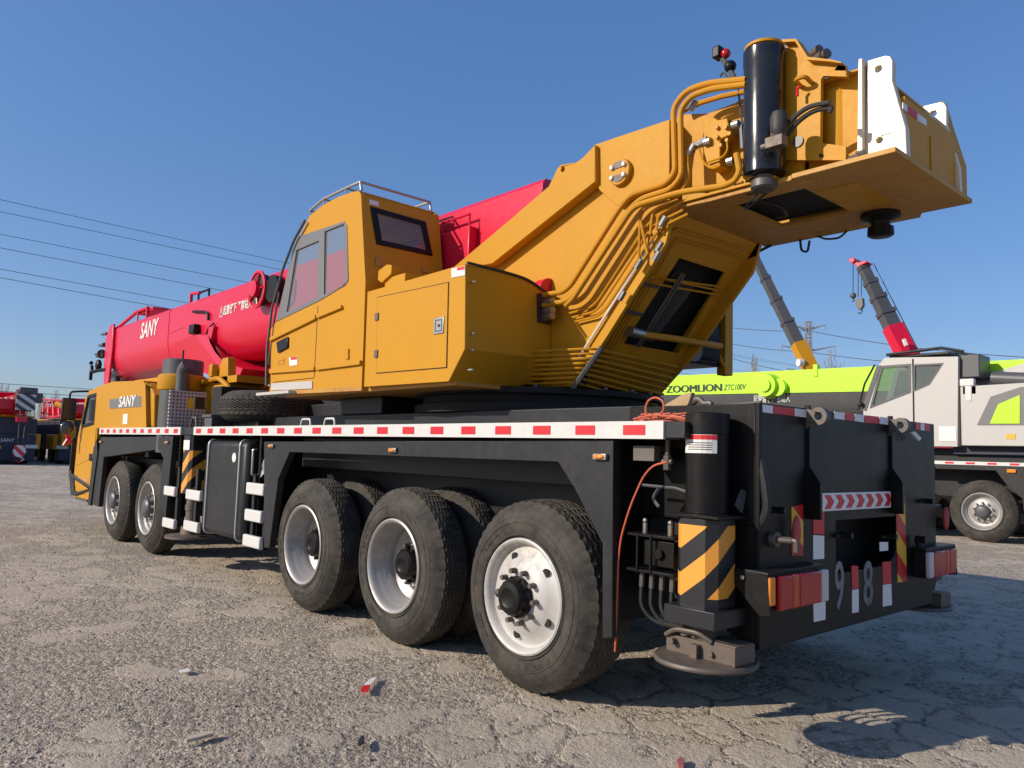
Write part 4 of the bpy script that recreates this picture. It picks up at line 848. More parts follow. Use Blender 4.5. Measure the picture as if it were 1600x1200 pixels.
q = MB(); q.plate('y', lb, 0.046, 0.0495); q.mat(1); q.plate('y', [(-0.707,2.5),(-0.631,2.498),(-0.629,2.477),(-0.706,2.481)], 0.0445, 0.046); q.mat(2); q.box(lb[0][0]+0.02, lb[0][0]+0.05, 0.0445, 0.046, lb[3][1]+0.03, lb[0][1]-0.03); q.build("warning_label", [STIKR, RTAPE, DGREY], cab2, smooth=0)
op = [(0.569,2.439),(0.725,2.474),(0.776,2.446),(0.783,2.249),(0.59,2.209)]
b = MB(); b.box(-0.622, -0.596, 0.68, 0.80, 2.22, 2.42); b.build("pipe_opening", paint("deep_red_recess", (0.05, 0.004, 0.006), 0.6, 0.2), cab2)
b = MB(); b.cyl((-0.62, 0.80, 2.46), (-0.70, 0.80, 2.46), 0.09, n=24); b.build("hose_drum_end", RED, cab2)
b = MB()
for dz in (2.30, 2.36, 2.26): b.cyl((-0.62, 0.735, dz), (-0.50, 0.72, dz), 0.026, n=10)
b.pieces("pipe_fitting", STEEL, cab2)
for p in [(-0.59,0.046,2.4),(-0.59,0.061,2.066),(-0.59,0.019,1.959),(-0.59,-0.025,1.834)]:
    q = MB(); q.cyl((p[0]-0.03, 0.10, p[2]), (p[0]+0.012, 0.10, p[2]), 0.008, n=8); q.build("rivet", STEEL, cab2)
# yellow filler housing behind the cab
b = MB(); fb = [(-1.788,2.665),(-1.675,2.695),(-1.604,2.679),(-1.607,2.612),(-1.735,2.563),(-1.791,2.596)]; b.plate('y', fb, 0.12, 0.20); f2 = [(-1.73,2.715),(-1.483,2.621),(-1.479,2.568),(-1.729,2.586)]; b.box(-1.72, -1.45, 0.14, 0.50, 2.50, 2.60); b.box(-1.449, -1.44, 0.2, 0.36, 2.535, 2.575); b.build("filler_housing", YEL, CR, bevel=0.006)

# ================================================================ operator cab
Y0, Y1 = 0.05, 0.80
out = [(-3.426,1.802),(-3.476,2.372),(-3.364,2.431),(-3.021,3.132),(-2.826,3.297),(-2.592,3.341),(-2.324,3.35),(-2.12,3.339),(-2.021,3.326),(-1.98,3.29),(-1.849,2.578),(-1.837,2.136),(-1.832,1.778)]
wn_ = [(-3.364,2.431),(-3.06,3.151),(-2.22,3.121),(-2.165,3.073),(-2.101,2.625),(-2.148,2.591),(-2.558,2.521)]
b = MB(); b.plate('y', out, Y0, Y0+0.04, [wn_]); b.plate('y', out, Y1-0.04, Y1, [[(p[0], p[1]) for p in wn_]])
o = {k: out[i] for i, k in enumerate(("bf", "f1", "f2", "a1", "r1", "r2", "r3", "r4", "t0", "t1", "k1", "k2", "br"))}
def strip_(b, p, q, t, y0=Y0+0.04, y1=Y1-0.04):
    d = Vector((q[0]-p[0], q[1]-p[1])); nrm = Vector((-d.y, d.x)).normalized()*t
    b.plate('y', [p, q, (q[0]+nrm.x, q[1]+nrm.y), (p[0]+nrm.x, p[1]+nrm.y)], y0, y1)
for i in (4, 5, 6, 7): strip_(b, out[i], out[i+1], -0.03)
strip_(b, out[0], out[12], 0.04); strip_(b, out[10], out[12], -0.03); strip_(b, out[0], out[2], -0.03)
oc = b.build("operator_cab", YEL, CR, bevel=0.019)
# rear wall with window hole (plane leans slightly forward)
kx = lambda z: out[9][0]+(out[10][0]-out[9][0])*(out[9][1]-z)/(out[9][1]-out[10][1])
def rearp(poly, name, mat, d0, d1, holes=(), parent=oc, bev=0.0):
    q = MB(); q.plate('x', poly, d0, d1, holes); q.v = [(x+kx(z), y, z) for x, y, z in q.v]; return q.build(name, mat, parent, bevel=bev)
zr0, zr1 = out[10][1], out[9][1]
RW = [(0.134,3.202),(0.646,3.196),(0.692,2.915),(0.173,2.905)]
rearp([(Y0+0.04, zr0), (Y1-0.04, zr0), (Y1-0.04, zr1), (Y0+0.04, zr1)], "rear_wall", YEL, -0.03, 0.0, [RW])
cyw = sum(p[0] for p in RW)/4; czw = sum(p[1] for p in RW)/4
inn = [(cyw+(p[0]-cyw)*0.82, czw+(p[1]-czw)*0.74) for p in RW]; big = [(cyw+(p[0]-cyw)*1.03, czw+(p[1]-czw)*1.03) for p in RW]
rearp(big, "window_frame", BLK2, -0.004, 0.012, [inn], bev=0.004)
rearp([(cyw+(p[0]-cyw)*0.9, czw+(p[1]-czw)*0.9) for p in RW], "rear_window", GLASS, -0.003, 0.001)
q = MB()
for poly, m in (([(0.118,3.263),(0.205,3.264),(0.207,3.224),(0.12,3.223)], STIKR),):
    rearp([(p[0], p[1]) for p in poly], "notice", STIKR, 0.002, 0.005)
for poly in ([(0.146,2.789),(0.209,2.796),(0.213,2.727),(0.15,2.72)], [(0.583,2.801),(0.647,2.797),(0.649,2.755),(0.586,2.754)]):
    rearp(poly, "hook_plate", RUSTP, 0.002, 0.012)
# side windows: charcoal surround and two panes per side
pane1 = [(-3.166,2.495),(-3.033,3.031),(-2.626,3.04),(-2.605,2.548)]; pane2 = [(-2.533,3.099),(-2.217,3.1),(-2.132,2.634),(-2.188,2.591),(-2.497,2.561)]
pane1 = [(pane1[0][0]+0.0, pane1[0][1]), pane1[1], pane1[2], pane1[3]]
for ys, yo in ((Y0-0.006, 1), (Y1+0.006, -1)):
    q = MB(); q.plate('y', [(p[0], p[1]) for p in wn_], min(ys, ys+yo*0.03), max(ys, ys+yo*0.03), [pane1, pane2]); fr = q.build("window_surround", MGREY, oc, bevel=0.003)
    for pn_ in (pane1, pane2):
        q = MB(); q.plate('y', pn_, min(ys+yo*0.012, ys+yo*0.016), max(ys+yo*0.012, ys+yo*0.016)); q.build("window_pane", GLASS, oc)
# windscreen and roof glass
q = MB()
for i in (2, 3): 
    p, r_ = out[i], out[i+1]; q.add([(p[0], Y0+0.04, p[1]), (p[0], Y1-0.04, p[1]), (r_[0], Y1-0.04, r_[1]), (r_[0], Y0+0.04, r_[1])], [(0, 1, 2, 3)])
q.build("windscreen", GLASS, oc)
# door seam, mouldings, handle, labels, sill
b = MB(); s0 = [(-2.587,2.481),(-2.532,1.882)]; b.box(s0[0][0]-0.004, s0[0][0]+0.004, Y0-0.0015, Y0-0.0005, 1.88, s0[0][1]); b.box(-3.36, s0[0][0], Y0-0.0015, Y0-0.0005, 1.88, 1.886); b.build("door_seam", DARK, oc)
for poly in ([(-3.452,2.293),(-2.59,2.407),(-2.586,2.369),(-3.447,2.257)], [(-2.568,2.41),(-2.172,2.436),(-2.16,2.409),(-2.564,2.372)], [(-3.413,2.004),(-2.564,1.974),(-2.561,1.942),(-3.408,1.963)], [(-2.531,1.972),(-1.841,1.976),(-1.838,1.942),(-2.528,1.94)]):
    q = MB(); q.plate('y', poly, Y0-0.024, Y0-0.0005); q.build("moulding", YEL, oc, bevel=0.004)
hp_ = [(-3.313,2.24),(-3.089,2.271),(-3.077,2.174),(-3.274,2.139)]; q = MB(); q.plate('y', hp_, Y0-0.018, Y0-0.001); hd = q.build("door_handle", BLK2, oc, bevel=0.01)
q = MB(); q.plate('y', [(-3.065,2.084),(-2.908,2.083),(-2.899,2.011),(-3.044,2.009)], Y0-0.004, Y0-0.001); q.mat(1); q.plate('y', [(-3.029,2.084),(-2.914,2.081),(-2.911,2.059),(-3.026,2.061)], Y0-0.0055, Y0-0.004); q.build("warning_label", [STIKR, RTAPE], oc, smooth=0)
q = MB(); q.plate('y', [(-3.292,2.083),(-3.152,2.084),(-3.159,2.034),(-3.286,2.036)], Y0-0.004, Y0-0.001, [[(-3.265,2.069),(-3.17,2.071),(-3.172,2.043),(-3.262,2.046)]]); q.plate('y', [(-2.107,2.075),(-2.039,2.08),(-2.032,2),(-2.08,2.003)], Y0-0.012, Y0-0.001); q.pieces("lock_plate", YELP, oc)
q = MB(); q.plate('y', [(-3.387,1.874),(-2.609,1.859),(-2.602,1.795),(-3.379,1.811)], Y0-0.008, Y0-0.001); q.build("sill_plate", LGREY, oc)
q = MB(); q.box(-3.55, -2.9, -0.02, 0.4, 1.765, 1.79); q.build("cab_step", LGREY, oc)
q = MB(); q.plate('y', [(out[0][0], out[0][1]), (out[12][0], out[12][1]), (out[12][0], out[12][1]-0.03), (out[0][0], out[0][1]-0.03)], Y0, Y1); q.build("floor_frame", RUSTP, oc)
# front hand rail, roof rails
q = MB(); q.tube([(p[0]-0.04, 0.02, p[1]) for p in [(-3.394,1.856),(-3.425,2.188),(-3.369,2.561),(-3.19,2.885),(-3.007,3.111),(-2.809,3.253)]], 0.012, 8, 0.05); q.tube([(p[0]-0.05, 0.06, p[1]) for p in [(-3.454,2.048),(-3.388,2.452),(-3.316,2.707)]], 0.010, 6); q.pieces("hand_rail", DGREY, oc)
q = MB(); rr = [(p[0], p[1]) for p in [(-2.869,3.34),(-2.634,3.388),(-2.261,3.393),(-2.032,3.39)]]
for y in (0.07, 0.74): q.tube([(p[0], y, p[1]+0.015) for p in rr]+[(rr[-1][0]+0.02, y, rr[-1][1]-0.06)], 0.011, 8)
q.tube([(rr[-1][0], 0.07, rr[-1][1]+0.015), (rr[-1][0], 0.74, rr[-1][1]+0.015)], 0.011, 8)
for i in range(1, 4): q.tube([(rr[i-1][0], 0.07, rr[i-1][1]+0.015), (rr[i-1][0], 0.74, rr[i-1][1]+0.015)], 0.008, 6)
for i in range(4): q.tube([(rr[i][0], 0.07, rr[i][1]+0.015), (rr[i][0], 0.09, rr[i][1]-0.05)], 0.008, 6)
q.build("roof_rail", SILV, oc)
# inside: seat, console, grab bar
q = MB(); q.box(-2.75, -2.30, 0.2, 0.65, 1.95, 2.15); q.plate('y', [(-2.35, 2.10), (-2.2, 2.10), (-2.1, 2.68), (-2.2, 2.70)], 0.22, 0.63); q.ball((-2.13, 0.42, 2.86), 0.12, 12, (0.5, 1, 0.9)); q.build("seat", SEAT, oc, bevel=0.03)
q = MB(); q.box(-3.2, -2.9, 0.15, 0.3, 1.85, 2.3); q.box(-3.25, -3.15, 0.5, 0.7, 2.0, 2.45); q.pieces("console", SEAT, oc, bevel=0.02)
q = MB(); q.tube([(p[0], 0.14, p[1]) for p in [(-3.34,2.587),(-3.29,2.805),(-3.202,2.815),(-3.216,2.619),(-3.312,2.572)]], 0.010, 8, 0.03); q.build("grab_bar", DGREY, oc)

# ================================================================ boom
YB, HB = 1.325, 0.40
def bsec(x, k=1.0, zt=3.37, zb=2.43, hw=HB):
    h = zt-zb; pts = [(-hw, 0.96), (-hw+0.03, 1.0), (hw-0.03, 1.0), (hw, 0.96), (hw, 0.52), (hw*0.985, 0.40), (hw*0.90, 0.24), (hw*0.72, 0.10), (hw*0.42, 0.02), (0.0, 0.0), (-hw*0.42, 0.02), (-hw*0.72, 0.10), (-hw*0.90, 0.24), (-hw*0.985, 0.40), (-hw, 0.52)]
    return [(x, YB+a, zb+b_*h) for a, b_ in pts]
b = MB(); b.loft([bsec(-12.25), bsec(-0.85)]); boom = b.build("boom", RED, CR, smooth=30)
b = MB(); b.loft([bsec(-9.2, zt=3.376, hw=HB+0.006), bsec(-9.1, zt=3.376, hw=HB+0.006)]); b.build("boom_collar", RED, boom)
yb = YB-HB
b = MB(); b.plate('y', [(-9.1, 2.98), (-8.4, 3.02), (-8.4, 3.012), (-9.1, 2.972)], yb-0.006, yb); b.build("side_seam", RED, boom)
# lettering
lt = [(-10.504,3.053),(-9.421,3.014),(-9.406,3.226),(-10.45,3.264)]
text("lettering", "SANY", STIKR, boom, (lt[0][0], yb-0.004, 3.02), (1, 0, 0), (0, 0, 1), 0.92, 0.27, 0.02, 0.22)
lt = [(-7.053,3.039),(-5.961,3.011)]
text("lettering", "\u26a0\u8d77\u91cd\u81c2\u4e0b \u4e25\u7981\u7ad9\u4eba", STIKR, boom, (lt[0][0], yb-0.004, 3.005), (1, 0, 0), (0, 0, 1), (lt[1][0]-lt[0][0])*0.95, 0.14, 0.015)
# gusset for the luffing cylinder: folded plates hanging below the boom
A3 = [(-8.862,0.925,2.8)]; B3 = [(-7.831,0.88,2.844),(-7.315,0.88,2.79),(-7.31,0.88,2.895),(-7.125,0.88,2.89)]; K3 = [(-7.226,0.88,2.678),(-7.02,0.88,2.531),(-6.688,0.88,2.372),(-6.08,0.88,2.252)]; G3 = [(-6.302,0.88,2.024)]; M3 = [(-8.335,1.02,2.45)]; N3 = [(-7.37,0.98,2.235)]
near = [A3[0], B3[0], B3[1], B3[2], B3[3], K3[0], K3[1], K3[2], K3[3], G3[0], N3[0], M3[0]]
far = [(x, 2*YB-y, z) for x, y, z in near]; n = len(near); b = MB()
def tri_face(off): return [(0+off, 1+off, 11+off), (11+off, 1+off, 10+off), (10+off, 1+off, 9+off), (1+off, 2+off, 9+off), (2+off, 3+off, 4+off, 5+off), (2+off, 5+off, 6+off), (2+off, 6+off, 7+off), (2+off, 7+off, 9+off), (7+off, 8+off, 9+off)]
b.add(near+far, tri_face(0)+[tuple(reversed(f)) for f in tri_face(n)]+[(k, (k+1) % n, (k+1) % n+n, k+n) for k in range(n)])
b.build("cylinder_bracket", RED, boom, smooth=15)
b = MB(); b.cyl((-6.22, 1.05, 2.03), (-6.22, 1.6, 2.03), 0.10, n=20); b.cyl((-6.2, 1.325, 2.03), (-5.0, 1.325, 2.03), 0.14, n=28); b.cyl((-5.1, 1.325, 2.03), (-2.2, 1.325, 2.03), 0.185, n=32); b.cyl((-5.12, 1.325, 2.03), (-4.98, 1.325, 2.03), 0.205, n=32); b.build("luffing_cylinder", GLOSSB, CR)
b = MB(); b.cyl((-5.75, 1.1, 2.05), (-5.55, 1.1, 2.05), 0.03, n=10); b.build("cylinder_fitting", WHT, CR)
# hose reel on the boom side
rx, rz = -5.62, 3.17
b = MB(); b.lathe((rx, 0.80, rz), (0, -1, 0), [(0.10, -0.10), (0.23, -0.02), (0.23, 0.0), (0.20, 0.006), (0.20, -0.01), (0.10, -0.02), (0.10, 0.05), (0.05, 0.06), (0.001, 0.06)], 40); rl = b.build("hose_reel", RED, boom)
b = MB(); b.lathe((rx, 0.80, rz), (0, 1, 0), [(0.19, 0.012), (0.19, 0.10), (0.12, 0.11)], 32); b.build("hose_coil", RUB, rl)
for k in range(5):
    a = k*1.257; q = MB(); q.tube([(rx+0.08*math.cos(a), 0.795, rz+0.08*math.sin(a)), (rx+0.2*math.cos(a), 0.795, rz+0.2*math.sin(a))], 0.014, 6); q.build("spoke", RED, rl)
b = MB(); b.cyl((-5.25, 0.82, 3.13), (-5.25, 0.93, 3.13), 0.16, n=28); b.build("hose_reel_drum", BLK2, boom)
# lamp box, cable bracket, top rail, end rail
p = [(-7.845,2.923)][0]; b = MB(); b.box(p[0]-0.10, p[0]+0.10, 0.83, 0.922, p[1]-0.07, p[1]+0.06); b.build("lamp_box", BLK2, boom, bevel=0.01)
b = MB(); b.tube([(-8.002,0.9,3.191),(-7.597,0.9,3.143),(-7.422,0.9,3.096),(-7.406,0.9,3.005)], 0.02, 8, 0.03); b.tube([(-7.839,0.9,2.851),(-7.44,0.9,2.796),(-7.363,0.9,2.895),(-7.186,0.9,2.938)], 0.012, 6, 0.03); b.pieces("cable_bracket", BLK2, boom)
b = MB(); b.tube([(-8.3, 0.96, 3.37), (-8.3, 0.96, 3.50), (-7.95, 0.96, 3.47)], 0.025, 8); b.build("guide_bracket", RED, boom)
b = MB(); b.tube([(-8.0, 0.96, 3.37), (-8.0, 0.96, 3.47), (-7.6, 0.96, 3.47), (-7.6, 0.96, 3.37)], 0.015, 6); b.build("guide_bar", BLK2, boom)
b = MB(); b.tube([(-12.2, 0.98, 3.37), (-11.0, 0.98, 3.55), (-10.4, 0.98, 3.55), (-10.4, 0.98, 3.38)], 0.03, 8); b.box(-11.0, -10.2, 1.0, 1.3, 3.50, 3.55); b.tube([(-10.9, 0.97, 3.37), (-10.9, 0.97, 3.56)], 0.015, 6); b.build("top_rail", RED, boom)
b = MB()
b.box(-2.60, -1.60, 0.835, 0.924, 2.62, 3.14)
bxo = b.build("side_box", RED, boom, bevel=0.01)
b = MB()
b.tube([(-2.0, 0.85, 3.14), (-2.0, 0.85, 3.24), (-1.62, 0.85, 3.24), (-1.62, 0.85, 3.14)], 0.010, 6); b.build("box_rail", RED, bxo)
# boom head at the far end
b = MB()
for y in (0.90, 1.72): b.plate('y', [(-12.25, 3.44), (-12.05, 3.44), (-12.0, 3.0), (-12.1, 2.25), (-12.35, 2.2), (-12.45, 2.6), (-12.5, 3.2)], y-0.02, y+0.02)
b.box(-12.45, -12.2, 0.92, 1.70, 3.30, 3.40); b.box(-12.4, -12.2, 0.92, 1.70, 2.22, 2.32)
hd_ = b.build("boom_head", RED, boom, bevel=0.01)
b = MB()
for z in (2.45, 3.25):
    for y in (1.05, 1.2, 1.35, 1.5): b.cyl((-12.45, y, z), (-12.45, y+0.07, z), 0.2, n=24)
b.pieces("sheave", DGREY, hd_)
b = MB()
for k, (x, y, z, l) in enumerate(((-12.6, 0.9, 3.1, 0.22), (-12.6, 0.9, 2.95, 0.45), (-12.55, 0.9, 2.9, 0.4), (-12.5, 0.9, 3.3, 0.2))): b.cyl((x, y, z), (x-l, y-0.04, z), 0.045 if k < 3 else 0.03, 0.02, n=10)
for k in range(5): b.cyl((-12.65-0.07*k, 0.88, 2.93), (-12.68-0.07*k, 0.88, 2.93), 0.085-0.012*k, n=14)
b.pieces("spring_post", DGREY, hd_)
b = MB(); b.tube([(-12.35, 0.9, 2.62), (-12.7, 0.85, 2.62), (-12.95, 0.8, 2.6), (-13.0, 0.8, 2.72)], 0.035, 8, 0.05); b.cyl((-13.0, 0.8, 2.72), (-13.0, 0.8, 2.45), 0.03, n=8); b.ball((-12.72, 0.85, 2.72), 0.11, 14, (1, 0.5, 1)); b.ball((-13.05, 0.8, 2.78), 0.04, 8); b.tube([(-12.4, 0.9, 2.9), (-12.55, 0.9, 2.75), (-12.4, 0.9, 2.55)], 0.008, 6, 0.1); b.build("anemometer", BLK2, hd_)

# ================================================================ loose things on and around the crane
hz = 1.60
b = MB(); c0 = [(0.904,0.125,1.515)][0]
for k in range(4):
    rx_, ry_ = 0.20-0.012*k, 0.10-0.01*k
    b.tube([(c0[0]-0.06+rx_*math.cos(2*math.pi*t/28)+0.008*math.sin(5*t+k), c0[1]+0.10+ry_*math.sin(2*math.pi*t/28), 1.498+0.012*k+0.005*math.sin(3*t+k)) for t in range(28)], 0.0055, 6, closed=True)
lp = [(0.798,0.12,1.516),(0.781,0.12,1.555),(0.796,0.12,1.599),(0.844,0.12,1.617),(0.891,0.12,1.596),(0.899,0.12,1.552),(0.861,0.12,1.515)]
b.tube(lp, 0.0055, 6, 0.04); b.tube([(0.725,0.1,1.507),(0.845,0.1,1.527),(0.997,0.1,1.512),(1.063,0.1,1.499)], 0.0055, 6, 0.05)
tag(b.build("air_hose", ORNG, None), "coiled orange air hose lying on the end of the black deck", "hose")
hh = [(0.971,0.05,1.299),(0.888,0.05,1.281),(0.831,0.05,1.224),(0.755,0.05,1.081),(0.698,0.05,0.92),(0.684,0.05,0.794),(0.681,0.05,0.608),(0.677,0.05,0.423),(0.674,0.05,0.368)]
b = MB(); b.tube([(p[0], p[1], max(p[2], 0.02)) for p in hh], 0.0052, 8, 0.2)
tag(b.build("air_hose", ORNG, None), "thin orange air hose hanging from the valve to the ground behind the rearmost wheel", "hose")
bd = [(0.698,1.527),(0.754,1.586),(0.881,1.644),(0.931,1.649),(0.912,1.595),(0.859,1.525)]
b = MB(); b.plate('y', bd, 0.30, 0.33); tag(b.build("wooden_board", WOODM, None, bevel=0.003), "pointed weathered brown board leaning up on the black deck beside the orange hose", "board")
b = MB(); b.tube([(0.814,0.45,1.601),(0.869,0.45,1.632),(0.9,0.45,1.598),(0.947,0.45,1.604),(0.924,0.45,1.571)], 0.018, 8, 0.02); b.tube([(0.887,0.47,1.587),(1.001,0.47,1.59),(1.216,0.47,1.601)], 0.010, 6); tag(b.build("rusty_shackle", DSTEEL, None), "rusty shackle lying on top of the black rear frame", "shackle")
def ground_pt(poly): return [(p[0], p[1]) for p in poly]
def scrap(name, label, cat, polys, mats, h=0.012, tilt=0.0):
    b = MB()
    for i, p in enumerate(polys):
        b.mat(i); b.plate('z', p, 0.012, 0.012+h)
    if tilt:
        x0 = min(v[0] for v in b.v); b.v = [(x, y, z+tilt*(x-x0)) for x, y, z in b.v]
    return tag(b.build(name, mats, None, smooth=0), label, cat)
scrap("tape_scrap", "short torn strip of red and white tape lying on the gravel", "tape scrap", [[(-0.498,-0.658),(-0.578,-0.594),(-0.564,-0.554),(-0.464,-0.631)], [(-0.578,-0.594),(-0.669,-0.494),(-0.691,-0.438),(-0.632,-0.484),(-0.564,-0.554)]], [RTAPE, WTAPE], 0.006, 0.03)
scrap("wood_stick", "pale flat splinter of wood lying on the gravel in the foreground", "stick", [[(-0.342,-1.634),(-0.382,-1.558),(-0.376,-1.497),(-0.341,-1.505),(-0.332,-1.57),(-0.328,-1.628)]], [WOODM if False else paint("pale_wood", (0.50, 0.42, 0.32), 0.8, 0.3)], 0.014)
scrap("dark_leaf", "small dark curled leaf on the gravel in the foreground", "leaf", [[(0.148,-1.058),(0.072,-0.994),(0.067,-0.974),(0.147,-1.022),(0.174,-1.061)]], [DARK], 0.008, 0.06)
scrap("paper_scrap", "small pale scrap of paper on the gravel left of the taped scrap", "paper", [[(-1.453,-1.283),(-1.467,-1.234),(-1.414,-1.228),(-1.385,-1.255),(-1.393,-1.288)]], [WTAPE], 0.004, 0.03)
scrap("red_scrap", "small faded red scrap lying on the pale ground by the crane's shadow edge", "scrap", [[(1.137,-0.074),(1.12,-0.027),(1.149,-0.035),(1.187,-0.097),(1.17,-0.109)]], [paint("faded_red", (0.35, 0.10, 0.10), 0.7, 0.4)], 0.015)

# ================================================================ lime and grey crane parked behind
ZY = 12.6
ZC = thing("truck_crane", "pale grey and lime green truck crane parked behind the yellow crane", "truck crane", (-3.0, ZY+1.3, 0.0))
b = MB(); b.box(-12, 1.6, ZY+0.5, ZY+2.1, 0.75, 1.35); b.box(-12, 1.6, ZY+0.02, ZY+2.6, 1.30, 1.415); b.box(-3.9, 1.4, ZY+0.3, ZY+2.3, 1.415, 1.66); b.box(-8.5, -3.3, ZY+0.1, ZY+0.7, 0.5, 1.3); b.build("chassis", BLK, ZC, bevel=0.01)
sk = [(-2.314,1.268),(-1.324,1.269),(-1.143,0.998),(-0.934,0.844),(-0.875,0.142),(-0.552,0.122),(-0.519,1.374),(-2.312,1.386)]
b = MB(); b.plate('y', sk, ZY, ZY+0.05); b.build("mudguard", BLK, ZC)
taped(-11, 1.5, ZY-0.01, 1.352, 1.415, 36, ZC, back=WHT)
for p in [(-1.078,1.267)]:
    q = MB(); q.box(p[0]-0.07, p[0]+0.07, ZY-0.03, ZY, p[1]-0.03, p[1]+0.03); q.build("marker_lamp", AMBER, ZC, bevel=0.01)
def zwheel(x, y, flip=False):
    k = copy_tree(protos['steer']); k.parent = ZC; k.matrix_parent_inverse = Matrix.Translation(-Vector(ZC.location)); k.location = (x, y, 0.53); k.rotation_euler = (0, 0.8+x, math.pi if flip else 0); k.scale = (1.05, 1.05, 1.05)
    return k
for x in (-8.9, -7.5, -3.0, -1.57):
    zwheel(x, ZY+0.03); zwheel(x, ZY+2.57, True)
# cab
zo = [(-3.643,2.369),(-3.356,3.241),(-3.218,3.41),(-1.894,3.339),(-1.936,1.654),(-3.651,1.627)]
zo = [(zo[0][0], zo[0][1]), zo[1], zo[2], zo[3], (zo[4][0], 1.68), (zo[5][0], 1.68)]
w1 = [(-3.478,2.455),(-3.27,3.223),(-2.751,3.228),(-2.758,2.72)]; w2 = [(-2.658,3.222),(-2.169,3.214),(-2.399,2.852),(-2.665,2.741)]
b = MB(); b.plate('y', zo, ZY, ZY+0.05, [w1, w2]); b.plate('y', zo, ZY+0.85, ZY+0.9, [w1, w2]); 
b.plate('y', [zo[2], zo[3], (zo[3][0], zo[3][1]-0.05), (zo[2][0], zo[2][1]-0.05)], ZY+0.05, ZY+0.85); b.plate('y', [zo[3], zo[4], (zo[4][0]-0.05, zo[4][1]), (zo[3][0]-0.05, zo[3][1])], ZY+0.05, ZY+0.85); b.plate('y', [zo[5], zo[4], (zo[4][0], zo[4][1]+0.06), (zo[5][0], zo[5][1]+0.06)], ZY+0.05, ZY+0.85)
zc_ = b.build("operator_cab", LGREY, ZC, bevel=0.02)
for w in (w1, w2):
    cxx = sum(p[0] for p in w)/4; czz = sum(p[1] for p in w)/4
    q = MB(); q.plate('y', [(cxx+(p[0]-cxx)*1.10, czz+(p[1]-czz)*1.10) for p in w], ZY-0.006, ZY+0.01, [[(cxx+(p[0]-cxx)*0.95, czz+(p[1]-czz)*0.95) for p in w]]); q.build("window_frame", DGREY, zc_)
    for yy in (ZY+0.02, ZY+0.87):
        q = MB(); q.plate('y', w, yy, yy+0.005); q.build("window_pane", GGLASS, zc_)
q = MB(); q.add([(zo[0][0], ZY+0.05, zo[0][1]), (zo[0][0], ZY+0.85, zo[0][1]), (zo[2][0], ZY+0.85, zo[2][1]), (zo[2][0], ZY+0.05, zo[2][1])], [(0, 1, 2, 3)]); q.build("windscreen", GGLASS, zc_)
q = MB(); q.plate('y', [(-3.682,2.382),(-3.369,3.267),(-3.282,3.262),(-3.58,2.367)], ZY-0.01, ZY+0.0); q.build("pillar", DGREY, zc_)
q = MB(); q.box([(-2.686,2.865)][0][0]-0.015, [(-2.686,2.865)][0][0]+0.015, ZY-0.003, ZY-0.001, 1.7, zo[2][1]-0.06); q.build("door_seam", DARK, zc_)
q = MB(); q.tube([(p[0], ZY-0.03, p[1]) for p in [(-3.733,2.396),(-3.6,2.907),(-3.394,3.282)]], 0.02, 8); q.ball(([(-3.68,2.498)][0][0], ZY-0.05, [(-3.68,2.498)][0][1]), 0.06, 10); q.build("wiper_arm", BLK, zc_)
q = MB(); zt = zo[2][1]
q.tube([(zo[2][0]+0.02, ZY+0.05, zt+0.06), (zo[3][0]-0.30, ZY+0.05, zt+0.12), (zo[3][0]+0.08, ZY+0.05, zt+0.02)], 0.03, 8); q.tube([(zo[2][0]+0.02, ZY+0.85, zt+0.06), (zo[3][0]-0.3, ZY+0.85, zt+0.12), (zo[3][0]+0.08, ZY+0.85, zt+0.02)], 0.03, 8); q.box(zo[2][0]+0.05, zo[3][0]-0.2, ZY+0.1, ZY+0.8, zt+0.01, zt+0.05)
q.build("roof_rail", BLK, zc_)
q = MB(); q.box(zo[3][0]-0.35, zo[3][0]-0.06, ZY-0.006, ZY-0.001, 1.78, 2.05); q.mat(0); q.build("door_sticker", STIKR, zc_)
q = MB(); q.box(zo[3][0]+0.005, zo[3][0]+0.32, ZY+0.1, ZY+0.7, 2.95, 3.38); q.box(zo[3][0]+0.05, zo[3][0]+0.3, ZY+0.0, ZY+0.2, 2.62, 2.82); q.build("mirror_bracket", DGREY, ZC, bevel=0.02)
q = MB(); q.box(zo[3][0]+0.02, zo[3][0]+0.26, ZY-0.02, ZY+0.1, 2.78, 2.92); q.box(zo[3][0]+0.10, zo[3][0]+0.22, ZY-0.01, ZY+0.06, 2.5, 2.8); q.build("hinge_block", WHT, ZC, bevel=0.02)
# body box behind the cab
zb = [(-1.872,2.781),(-0.897,2.772),(-0.482,2.786),(-0.509,1.763),(-0.883,1.759),(-1.892,1.748)]
q = MB(); q.plate('y', [(zb[0][0], zb[0][1]), (zb[2][0]+0.8, zb[0][1]+0.05), (zb[2][0]+0.8, 1.70), (zb[0][0], 1.70)], ZY-0.0, ZY+2.3); bb = q.build("engine_housing", LGREY, ZC, bevel=0.02)
q = MB(); q.plate('y', [(-1.602,2.073),(-1.376,2.575),(-0.917,2.728),(-0.482,2.764),(-0.501,2.066)], ZY-0.012, ZY-0.004); q.build("dark_panel", MGREY, bb)
q = MB(); q.plate('y', [(-1.397,2.095),(-1.258,2.435),(-0.92,2.593),(-0.932,2.091)], ZY-0.022, ZY-0.012); q.build("lime_panel", LIME, bb, bevel=0.004)
q = MB(); q.plate('y', [(-1.151,1.913),(-1.004,1.913),(-1.006,1.824),(-1.153,1.823)], ZY-0.008, ZY-0.003); q.build("yellow_label", YTAPE, bb)
q = MB(); q.box(zb[0][0]-0.2, zb[0][0]+3.0, ZY+0.2, ZY+2.2, 1.55, 1.70); q.build("base_frame", NAVY, ZC)
